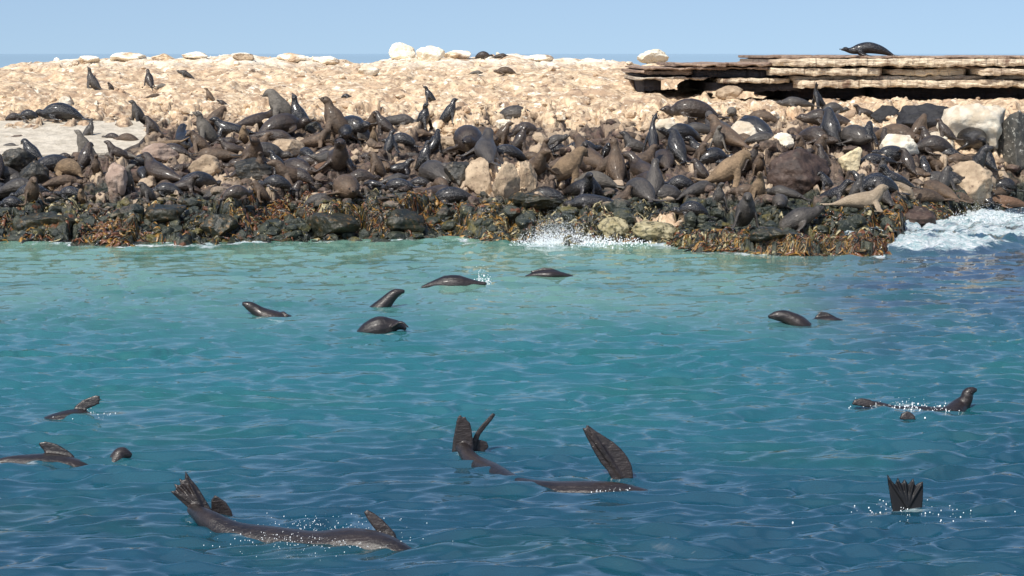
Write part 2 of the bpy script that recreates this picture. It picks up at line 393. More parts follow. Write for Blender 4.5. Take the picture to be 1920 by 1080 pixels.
# ------------------------------------------------------------------ boulders
IV, IF = ico(5)
GB = 'boulders and rocks standing out of the island slope'
bn = 0
def boulder(px, py, w, h, mat, label, dk=0.8, name='boulder', seed=None, chops=9, rough=0.16):
    """px,py: foot of the rock in the photo; w,h: size in photo pixels"""
    global bn; bn += 1
    X, D, z = hit(px, py); k = D / F
    V = rockify(IV, seed or (300 + bn), chops, rough)
    V = V / np.abs(V).max(0)
    V = V * np.array([w * k / 2, max(w, h) * k / 2 * dk, h * k * 0.62]); V[:, 2] += h * k * 0.38
    d = fbm(V[:, 0] * 6 + bn, V[:, 1] * 6 + V[:, 2] * 8, bn, 4, 0.6) * 0.03
    V = V * (1 + d[:, None])
    o = obj(name, raw_mesh(name, V, IF), M[mat], loc=(X, D + max(w, h) * k * 0.25, z))
    return tag(o, label, 'rock', GB)
BOULDERS = [
 (752, 112, 54, 32, 'white', 'left one of two white rounded boulders on the skyline'),
 (806, 112, 56, 32, 'white', 'right one of two white rounded boulders on the skyline'),
 (1226, 122, 62, 26, 'white', 'white pointed boulder on the skyline beside the left end of the ledge'),
 (1836, 278, 150, 86, 'pale', 'biggest pale mottled boulder under the right end of the rock ledge'),
 (1766, 243, 38, 32, 'pale', 'small round pale boulder at the mouth of the dark hollow'),
 (1600, 318, 54, 44, 'cream', 'smooth creamy yellow rounded boulder among the seals'),
 (1690, 290, 78, 42, 'pale', 'pale flat-faced rock under the dark hollow at right'),
 (1755, 275, 60, 26, 'pale', 'flat pale rock between hollow and the olive dark seal'),
 (1508, 368, 140, 88, 'rust', 'huge dark reddish boulder above the long wet seal'),
 (1825, 385, 108, 78, 'tan', 'wide rough tan boulder near the right edge above the surf'),
 (1905, 318, 66, 118, 'mott', 'black and white mottled rock face at the right edge'),
 (900, 372, 58, 72, 'tan', 'left one of three split tan rock faces above the kelp'),
 (950, 372, 56, 70, 'tan', 'middle one of three split tan rock faces above the kelp'),
 (990, 368, 38, 62, 'tan', 'right one of three split tan rock faces above the kelp'),
 (300, 306, 76, 36, 'pink', 'pinkish boulder under the big tan seal at left'),
 (215, 360, 44, 62, 'pink', 'upright pale pinkish rock below the slab'),
 (540, 292, 74, 36, 'tan', 'tan flat rock below the long dark brown seal'),
 (852, 286, 60, 30, 'tan', 'angular tan rock left of the tawny lying seal'),
 (943, 246, 34, 24, 'white', 'small white rock below the head of the arched grey seal'),
 (1250, 262, 52, 38, 'pale', 'pale rock behind the post-thin dark seal'),
 (1395, 268, 66, 40, 'pale', 'pale rock right of the twin humped seals'),
 (1470, 276, 40, 26, 'white', 'small whitish rock below the dark olive seal'),
 (120, 200, 26, 20, 'pale', 'small grey-white rock on the pale slope above the slab'),
 (1370, 186, 56, 24, 'tan', 'tan rock under the left half of the ledge'),
 (1300, 172, 60, 24, 'pale', 'pale crumbly rock beneath the left tip of the ledge'),
 (690, 140, 44, 22, 'pale', 'flat pale rock on the crest left of the twin white boulders'),
 (232, 116, 74, 18, 'rock', 'low whitish rock on the left skyline above the slim standing seal'),
 (305, 114, 46, 14, 'rock', 'small pale rock on the left skyline right of the low whitish one'),
 (165, 120, 44, 14, 'rock', 'small pale rock on the left skyline above the tall sitting seal'),
 (360, 112, 58, 15, 'rock', 'low whitish rock on the skyline left of the peach one'),
 (548, 116, 64, 17, 'rock', 'low whitish rock on the skyline right of the peach one'),
 (610, 119, 54, 14, 'rock', 'low pale rock on the skyline halfway to the twin white boulders'),
 (858, 110, 60, 16, 'rock', 'low pale rock on the skyline just right of the twin white boulders'),
 (1010, 115, 60, 13, 'rock', 'low pale rock on the skyline right of the dark lumps of seals'),
 (455, 113, 44, 14, 'tan', 'low peach rock on the skyline at left'),
 (60, 350, 60, 46, 'dark', 'dark rock under the tan seal at far left'),
 (30, 330, 70, 56, 'dark', 'dark greenish rock at the left edge of the colony'),
 (590, 250, 40, 22, 'dark', 'dark rock right of the black seal pointing upward'),
 (380, 330, 66, 40, 'tan', 'brown rough rock under the long grey seal at left'),
 (470, 345, 80, 40, 'dark', 'dark purple-brown rock left of centre above the kelp'),
 (860, 345, 60, 44, 'dark', 'dark rock left of the split tan rock faces'),
 (1000, 395, 120, 34, 'weed', 'low dark weed-covered rock below the split tan faces'),
 (300, 428, 104, 44, 'weed', 'black rock at the waterline left of the olive kelp'),
 (620, 447, 110, 46, 'weed', 'big black rock at the waterline in the kelp left of centre'),
 (760, 442, 76, 46, 'weed', 'black waterline rock right of the rusty kelp'),
 (410, 444, 76, 42, 'weed', 'rounded dark weedy rock in the kelp at left'),
 (80, 440, 120, 48, 'weed', 'low black waterline rock at far left'),
 (1700, 432, 120, 40, 'rust', 'kelp-topped rock standing in the white surf'),
 (1450, 458, 120, 26, 'weed', 'low dark rock in the weed below the longest wet seal'),
 (1235, 448, 96, 36, 'waterline', 'yellowish weed-stained rock at the waterline right of the splash'),
 (1150, 448, 64, 38, 'waterline', 'yellowish waterline rock striped by hanging kelp'),
 (1610, 474, 80, 16, 'weed', 'small low dark rock at the weedy reef tip beside the surf'),
]
for b in BOULDERS: boulder(*b)

# flat gritty slab at left
def make_slab():
    P = [(-420, 231), (262, 231), (284, 250), (262, 275), (225, 290), (100, 297), (-420, 300)]
    N = 60
    pts = []
    for (a, b) in P:
        D = float(np.interp(-b, -TY, TD)); X = px2X0(a, D); pts.append((X, D * S, float(rowz0(b, D)) + 0.05))
    bm = bmesh.new(); top = [bm.verts.new(p) for p in pts]; bot = [bm.verts.new((p[0], p[1], p[2] - 0.5)) for p in pts]
    bm.faces.new(top[::-1]); bm.faces.new(bot)
    for i in range(len(P)):
        j = (i + 1) % len(P); bm.faces.new((top[i], top[j], bot[j], bot[i]))
    bmesh.ops.recalc_face_normals(bm, faces=bm.faces)
    bmesh.ops.triangulate(bm, faces=bm.faces)
    bmesh.ops.subdivide_edges(bm, edges=bm.edges, cuts=9, use_grid_fill=True)
    for v in bm.verts:
        n = float(fbm(v.co.x * 1.5, v.co.y * 1.5, 44, 5, 0.6)); v.co.z += n * 0.05; v.co.x += n * 0.03
    me = bpy.data.meshes.new('rock_slab'); bm.to_mesh(me); bm.free()
    tag(obj('rock_slab', me, M['slab']), 'flat pale gritty slab of rock at the left edge behind the seals', 'rock')
make_slab()

# ------------------------------------------------------------------ the layered rock ledge at right
def strat_mat(name, a, b, c, st):
    m = NT(name); P = m.P
    s = m.scale(P, (0.5, 0.5, 7.0))
    c0 = m.mix(m.ramp(m.noise(s, 1.6, 6, 0.65), 0.38, 0.60), a, b)
    c0 = m.mix(m.ramp(m.noise(s, 4.2, 5, 0.7), 0.56, 0.66), c0, c)
    c0 = m.mix(m.ramp(m.noise(m.scale(P, (1.6, 1.6, 0.35)), 1.3, 5, 0.65), 0.55, 0.68, 0, st), c0, (0.14, 0.07, 0.045))
    m.col(c0); m.set(Roughness=0.85)
    h = m.math('ADD', m.noise(m.scale(P, (1.2, 1.2, 9.0)), 2.5, 7, 0.7), m.math('MULTIPLY', m.noise(P, 9, 5, 0.65), 0.5))
    m.l.new(m.bump(h, 1.0, 0.09), m.b.inputs['Normal']); return m.m
M['lcream'] = strat_mat('ledge_cream', (0.52, 0.40, 0.28), (0.78, 0.66, 0.48), (0.24, 0.16, 0.11), 0.85)
M['lgrey'] = strat_mat('ledge_grey', (0.36, 0.29, 0.22), (0.58, 0.50, 0.39), (0.17, 0.12, 0.09), 0.8)
M['lbrown'] = strat_mat('ledge_brown', (0.22, 0.145, 0.105), (0.40, 0.29, 0.21), (0.09, 0.06, 0.045), 0.6)
M['lshade'] = strat_mat('ledge_shade', (0.028, 0.026, 0.030), (0.055, 0.050, 0.055), (0.015, 0.014, 0.016), 0.2)  # shade under the overhang and in the gaps, put into the layer colour
LED = bpy.data.objects.new('rock_ledge', None); COL.objects.link(LED); LED.location = atdepth(1560, 190, 42.0 * S)
tag(LED, 'long flat layered rock ledge jutting over the slope at upper right', 'rock ledge')
def stratum(x0, x1, yt, yb, df, db, mat, seed, tilt=0.0, jag=0.22):
    """one plate: photo columns x0..x1, rows yt..yb at its front, df/db depth of front and back"""
    n = max(30, int((x1 - x0) / 3)); xs = np.linspace(x0, x1, n); rings = []
    D0 = 42.0 * S; df += D0 - 42; db += D0 - 42
    for i, px in enumerate(xs):
        X = (px - 960) / F * (D0 * math.cos(PITCH) + 0.6)
        f = df + jag * (float(fbm(X * 1.4, seed * 3.3, seed, 4, 0.65)) + 0.5 * (float(worley(np.array([X / 0.7]), np.array([seed * 1.7]), seed)[2][0]) - 0.5))
        e = min(i, n - 1 - i) / 5.0
        if e < 1: f += (1 - e) ** 2 * 0.5
        zt = float(rowz(yt, D0)) + 0.05 * float(fbm(X * 2.6, 0.3 + seed, seed + 5, 4, 0.65)) + tilt * (px - x0) / 1000
        zb = float(rowz(yb, D0)) + 0.07 * float(fbm(X * 3.2, 5.3 + seed, seed + 8, 4, 0.65)) + tilt * (px - x0) / 1000
        m = 6; ring = []
        for j in range(m):   # rounded, weathered front
            t = j / (m - 1); z = zt + (zb - zt) * t
            q = f + 0.05 * (abs(t - 0.5) * 2) ** 3 + 0.05 * float(fbm(X * 5, z * 14, seed + 30, 3))
            ring.append((X, q, z))
        ring.append((X, db, zb)); ring.append((X, db, zt)); rings.append(ring)
    V = np.array(rings).reshape(-1, 3) - np.array(LED.location); k = 8; Fc = []
    for i in range(n - 1):
        for j in range(k):
            a = i * k + j; b = i * k + (j + 1) % k; Fc.append((a, b, b + k, a + k))
    me = raw_mesh('rock_layer', V, Fc)
    bm = bmesh.new(); bm.from_mesh(me); bm.verts.ensure_lookup_table()
    bm.faces.new([bm.verts[j] for j in range(k)]); bm.faces.new([bm.verts[(n - 1) * k + j] for j in range(k)][::-1])
    bmesh.ops.recalc_face_normals(bm, faces=bm.faces); bm.to_mesh(me); bm.free()
    for p in me.polygons: p.use_smooth = False
    obj('rock_layer', me, M[mat], LED)
for a in [
 (1432, 2300, 105, 110.5, 41.35, 50.0, 'lbrown', 1), (1436, 2300, 110.8, 124, 41.25, 50.1, 'lcream', 2), (1442, 2300, 124.4, 128, 41.6, 50.2, 'lbrown', 3),
 (1430, 2300, 128.3, 141, 41.20, 50.3, 'lcream', 4), (1472, 2300, 141.2, 150, 41.30, 50.4, 'lgrey', 5), (1480, 2300, 150.3, 164, 41.15, 50.5, 'lcream', 6),
 (1262, 1445, 119, 124.5, 41.30, 50.05, 'lbrown', 7), (1196, 1440, 124.8, 131, 41.45, 50.15, 'lbrown', 8), (1290, 1460, 131.3, 146, 41.75, 50.25, 'lshade', 9),
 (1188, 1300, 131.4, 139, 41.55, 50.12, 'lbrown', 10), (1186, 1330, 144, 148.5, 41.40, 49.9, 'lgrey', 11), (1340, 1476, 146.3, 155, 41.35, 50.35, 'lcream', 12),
 (1322, 1500, 155.3, 171, 41.85, 50.45, 'lshade', 13), (1470, 2300, 164.3, 188, 42.6, 50.55, 'lshade', 14), (1196, 1330, 139.4, 143.7, 41.9, 49.8, 'lshade', 15),
 (1198, 1240, 148.8, 172, 41.9, 49.7, 'lshade', 16)]:
    x0, x1 = a[0], a[1]; rs = random.Random(a[7]); cuts = [x0]
    while cuts[-1] < x1 - 260: cuts.append(min(x1, cuts[-1] + rs.uniform(120, 520)))
    if len(cuts) > 1: cuts[-1] = x1
    else: cuts.append(x1)
    for q in range(len(cuts) - 1):
        o_ = rs.uniform(-0.30, 0.22)
        stratum(cuts[q] + (2 if q else 0), cuts[q + 1] - 0.8, a[2] + rs.uniform(-0.8, 1.0), a[3] + rs.uniform(-1.2, -0.1), a[4] + o_, a[5] + o_ * 0.1, a[6], a[7] * 10 + q)
# hollow beneath the ledge: its shade is put into near-black rocks
for (px, py, w, h, lb) in ((1738, 250, 120, 52, 'rock coloured black as the shade of the hollow under the ledge'), (1660, 232, 56, 34, 'rock coloured black as the shade at the left side of the hollow')):
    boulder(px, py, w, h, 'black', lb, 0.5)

# ------------------------------------------------------------------ seals
def catmull(P, n):
    P = np.asarray(P, float); Q = np.vstack([2 * P[0] - P[1], P, 2 * P[-1] - P[-2]]); out = []
    seg = len(P) - 1
    for t in np.linspace(0, seg - 1e-9, n):
        i = int(t); u = t - i; a, b, c, d = Q[i:i + 4]
        out.append(0.5 * ((2 * b) + (-a + c) * u + (2 * a - 5 * b + 4 * c - d) * u * u + (-a + 3 * b - 3 * c + d) * u ** 3))
    return np.array(out)
def loft(P, n=30, k=14, side=(0, 1, 0), flat=1.0, wide=1.0):
    """P rows: x,y,z,rw,rt - half width along `side`, half thickness across; closed tube"""
    C = catmull(P, n); p = C[:, :3]; rw = np.maximum(C[:, 3], 0.003) * wide; rt = np.maximum(C[:, 4], 0.003) * flat
    T = np.gradient(p, axis=0); T /= np.linalg.norm(T, axis=1)[:, None] + 1e-9
    S = np.asarray(side, float); V = []; 
    for i in range(n):
        s = S - T[i] * (S @ T[i]); s /= np.linalg.norm(s) + 1e-9; b = np.cross(T[i], s)
        a = np.arange(k) / k * 2 * math.pi
        V.append(p[i] + np.outer(np.cos(a) * rw[i], s) + np.outer(np.sin(a) * rt[i], b))
    V = np.concatenate(V + [p[:1], p[-1:]]); Fc = []
    for i in range(n - 1):
        for j in range(k):
            a = i * k + j; b = i * k + (j + 1) % k; Fc.append((a, b, b + k)); Fc.append((a, b + k, a + k))
    e0, e1 = n * k, n * k + 1
    for j in range(k):
        Fc.append((e0, (j + 1) % k, j)); Fc.append((e1, (n - 1) * k + j, (n - 1) * k + (j + 1) % k))
    return V, np.array(Fc)
def poly_plate(pts, thick, nrm):
    """closed plate with rounded thickness from a 3D outline"""
    pts = np.asarray(pts, float); n = np.asarray(nrm, float); n /= np.linalg.norm(n); c = pts.mean(0)
    bm = bmesh.new()
    A = [bm.verts.new(p + n * thick * 0.3) for p in pts]; B = [bm.verts.new(p - n * thick * 0.3) for p in pts]
    fa = bm.faces.new(A); fb = bm.faces.new(B[::-1])
    for i in range(len(pts)):
        j = (i + 1) % len(pts); bm.faces.new((A[i], B[i], B[j], A[j]))
    r = bmesh.ops.inset_region(bm, faces=[fa, fb], thickness=thick * 0.4, depth=thick * 0.25)
    bmesh.ops.recalc_face_normals(bm, faces=bm.faces); bmesh.ops.triangulate(bm, faces=bm.faces)
    V = np.array([v.co[:] for v in bm.verts]); Fc = np.array([[v.index for v in f.verts] for f in bm.faces]); bm.free()
    return V, Fc
def join(parts):
    VV, FF, n = [], [], 0
    for V, Fc in parts: VV.append(V); FF.append(Fc + n); n += len(V)
    return np.concatenate(VV), np.concatenate(FF)
VOX = []
def skin(o, vox, it=3):
    VOX.append(vox)
    r = o.modifiers.new('remesh', 'REMESH'); r.mode = 'VOXEL'; r.voxel_size = vox; r.use_smooth_shade = True
    s = o.modifiers.new('smooth', 'SMOOTH'); s.iterations = it; s.factor = 0.5

# body templates: x forward, z up, half width, half height, for body length 1
HEADF = [(0.055, 0.01, 0.062, 0.062), (0.10, 0.00, 0.040, 0.036), (0.135, -0.006, 0.022, 0.020)]
def with_head(P, ang):
    """append cranium, muzzle, nose to the neck end, pointing at pitch ang"""
    x, z = P[-1][0], P[-1][1]; c, s = math.cos(ang), math.sin(ang)
    return P + [(x + c * a - s * b, z + s * a + c * b, w, h) for a, b, w, h in HEADF]
POSE = {
 'lie':  (with_head([(-.52, .035, .030, .022), (-.42, .06, .062, .05), (-.25, .10, .11, .095), (-.05, .13, .145, .125), (.10, .14, .150, .135), (.22, .125, .11, .10), (.31, .105, .068, .066)], 0.12), 1.10),
 'up':   (with_head([(-.48, .035, .030, .022), (-.38, .06, .062, .05), (-.22, .105, .11, .095), (-.04, .14, .145, .13), (.10, .17, .14, .14), (.20, .26, .095, .10), (.26, .35, .064, .068)], 0.2), 1.05),
 'sit':  (with_head([(-.30, .03, .035, .022), (-.22, .07, .07, .06), (-.11, .15, .125, .12), (0, .27, .15, .145), (.07, .39, .135, .135), (.115, .50, .080, .082), (.135, .585, .058, .060)], 0.45), 0.72),
 'back': (with_head([(-.30, .03, .035, .022), (-.22, .07, .07, .06), (-.11, .15, .125, .12), (0, .27, .15, .145), (.07, .39, .135, .135), (.10, .51, .078, .08), (.105, .60, .056, .058)], 1.3), 0.79),
 'fwd':  (with_head([(-.30, .03, .035, .022), (-.22, .07, .07, .06), (-.11, .15, .13, .12), (0, .26, .155, .15), (.08, .37, .14, .135), (.13, .47, .095, .095), (.17, .53, .07, .07)], -0.35), 0.72),
 'hunch':(with_head([(-.40, .03, .035, .022), (-.32, .065, .085, .06), (-.18, .12, .14, .115), (.0, .16, .165, .15), (.15, .145, .15, .14), (.26, .12, .10, .10), (.34, .12, .064, .064)], 0.15), 0.92),
 'blob': (with_head([(-.30, .03, .035, .03), (-.24, .09, .08, .08), (-.12, .15, .14, .13), (.02, .18, .16, .155), (.15, .16, .13, .125), (.24, .13, .085, .085), (.31, .13, .060, .060)], 0.1), 0.68),
}
def seal_parts(pose, L, rs, fat=1.0):
    P0 = POSE[pose][0]; rg = random.Random(rs); cur = rg.uniform(-0.10, 0.10); hy = rg.uniform(-0.09, 0.09)
    P = []
    for i, (x, z, w, h) in enumerate(P0):
        t = (x + 0.5); y = cur * math.sin(t * 3.0) + (hy * max(0, (i - 5)) * 0.35)
        j = rg.uniform(-0.006, 0.006)
        P.append((x, y, z + j, w * fat, h * fat))
    P = np.array(P) * L
    out = [loft(P, 34, 14)]
    sh = P[4]; up = pose in ('sit', 'back', 'fwd', 'up')
    for sgn in (1, -1):
        y = sh[1] + sgn * sh[3] * 0.75
        if up:
            x0, z0 = (P[4][0], P[4][2]) if pose != 'up' else (P[5][0] - 0.04 * L, P[4][2])
            z0 -= 0.02 * L
            spread = rg.uniform(0.04, 0.12) * L
            Q = [(x0, y * 0.9, z0, .055 * L, .04 * L), (x0 + 0.03 * L, y + sgn * spread * .5, z0 * 0.62, .055 * L, .026 * L), (x0 + 0.03 * L, y + sgn * spread, 0.05 * L, .05 * L, .02 * L),
                 (x0 - 0.02 * L + 0.08 * L * rg.random(), y + sgn * (spread + .06 * L), 0.012 * L, .05 * L, .014 * L), (x0 - 0.06 * L, y + sgn * (spread + .13 * L), 0.008 * L, .028 * L, .010 * L)]
            out.append(loft(Q, 16, 10, side=(1, 0, 0)))
        else:
            x0 = P[4][0]; z0 = P[4][2] * 0.6; a = rg.uniform(-0.5, 0.3)
            Q = [(x0, y * 0.8, z0, .06 * L, .035 * L), (x0 - .04 * L, y + sgn * .05 * L, z0 * .6, .06 * L, .024 * L), (x0 - .12 * L, y + sgn * .10 * L, .025 * L, .052 * L, .015 * L),
                 (x0 - .22 * L, y + sgn * (.14 + .05 * a) * L, .015 * L, .026 * L, .010 * L)]
            out.append(loft(Q, 14, 10, side=(0.6, sgn * 0.8, 0)))
        # hind flippers
        t = P[0]; sp = rg.uniform(0.02, 0.09)
        Q = [(t[0] + .03 * L, t[1] + sgn * .015 * L, t[2], .028 * L, .022 * L), (t[0] - .05 * L, t[1] + sgn * (.03 + sp * .4) * L, t[2] * .7, .034 * L, .015 * L),
             (t[0] - .13 * L, t[1] + sgn * (.05 + sp) * L, .014 * L, .045 * L, .012 * L), (t[0] - .18 * L, t[1] + sgn * (.06 + sp * 1.3) * L, .012 * L, .030 * L, .009 * L)]
        out.append(loft(Q, 12, 8, side=(0, 1, 0)))
        # ears
        hd = P[-3]; nk = P[-4]; dv = (hd[:3] - nk[:3]); dv /= np.linalg.norm(dv) + 1e-9
        e = hd[:3] - dv * 0.02 * L + np.array([0, sgn * 0.052 * L, 0.022 * L])
        out.append(loft([(*e, .012 * L, .009 * L), (*(e - dv * .022 * L + np.array([0, sgn * .014 * L, 0])), .008 * L, .006 * L), (*(e - dv * .042 * L + np.array([0, sgn * .02 * L, -.006 * L])), .004 * L, .003 * L)], 6, 6))
    return join(out), P
_sp = []
def SPH():
    if not _sp:
        V, Fc = ico(2); _sp.append(raw_mesh('eye_ball', V, Fc)); _sp[0].materials.append(M['eye'])
    return _sp[0]
GS = 'fur seals hauled out on the island'
KNOWN = []
def seal(px, py, W, pose, yaw, tilt, tone, label, fat=1.0, lift=0.0, D=None, z=None, eyes=False):
    X, DD, zz = hit(px, py)
    if D is not None: DD = D; p = atdepth(px, py, D); X, zz = float(p[0]), float(p[2])
    k = DD / F; ext = POSE[pose][1]; W = W * 1.02; fat = fat * 1.02
    c = abs(math.cos(R(yaw)))
    if pose in ('lie', 'up', 'hunch', 'blob'): ext = max(ext * c, 0.62) if pose != 'hunch' and pose != 'blob' else max(ext * c, 0.6)
    L = W * k / ext
    rs = int(px * 7 + py * 13)
    (V, Fc), P = seal_parts(pose, L, rs, fat)
    V[:, 2] = np.maximum(V[:, 2], -0.02 * L)
    me = raw_mesh('fur_seal', V, Fc)
    hd, ns = P[-3], P[-1]; r_ = 0.0115 * L
    rot = Matrix.Rotation(-R(tilt), 4, 'Y') @ Matrix.Rotation(R(yaw), 4, 'Z')
    o = obj('fur_seal', me, M[tone]); skin(o, max(0.013 * L, 0.012), 2)
    o.matrix_world = Matrix.Translation((X, DD + 0.10 * L, zz - 0.035 * L + lift * k)) @ rot
    if L > 0.95:
        dv = (P[-2][:3] - hd[:3]); dv /= np.linalg.norm(dv); upv = np.cross(dv, np.array([0, 1, 0.0])); upv = upv if upv[2] * 1 + upv[0] * -0.3 > 0 else -upv
        for sg in (1, -1):
            e = obj('eye', SPH(), None, o, hd[:3] + dv * 0.022 * L + upv * 0.022 * L + np.array([0, sg * 0.050 * L, 0])); e.scale = (r_, r_, r_)
        e = obj('nose', SPH(), None, o, ns[:3] + dv * 0.012 * L + upv * 0.006 * L); e.scale = (r_ * 0.9, r_ * 1.3, r_)
    tag(o, label, 'seal', GS)
    return o
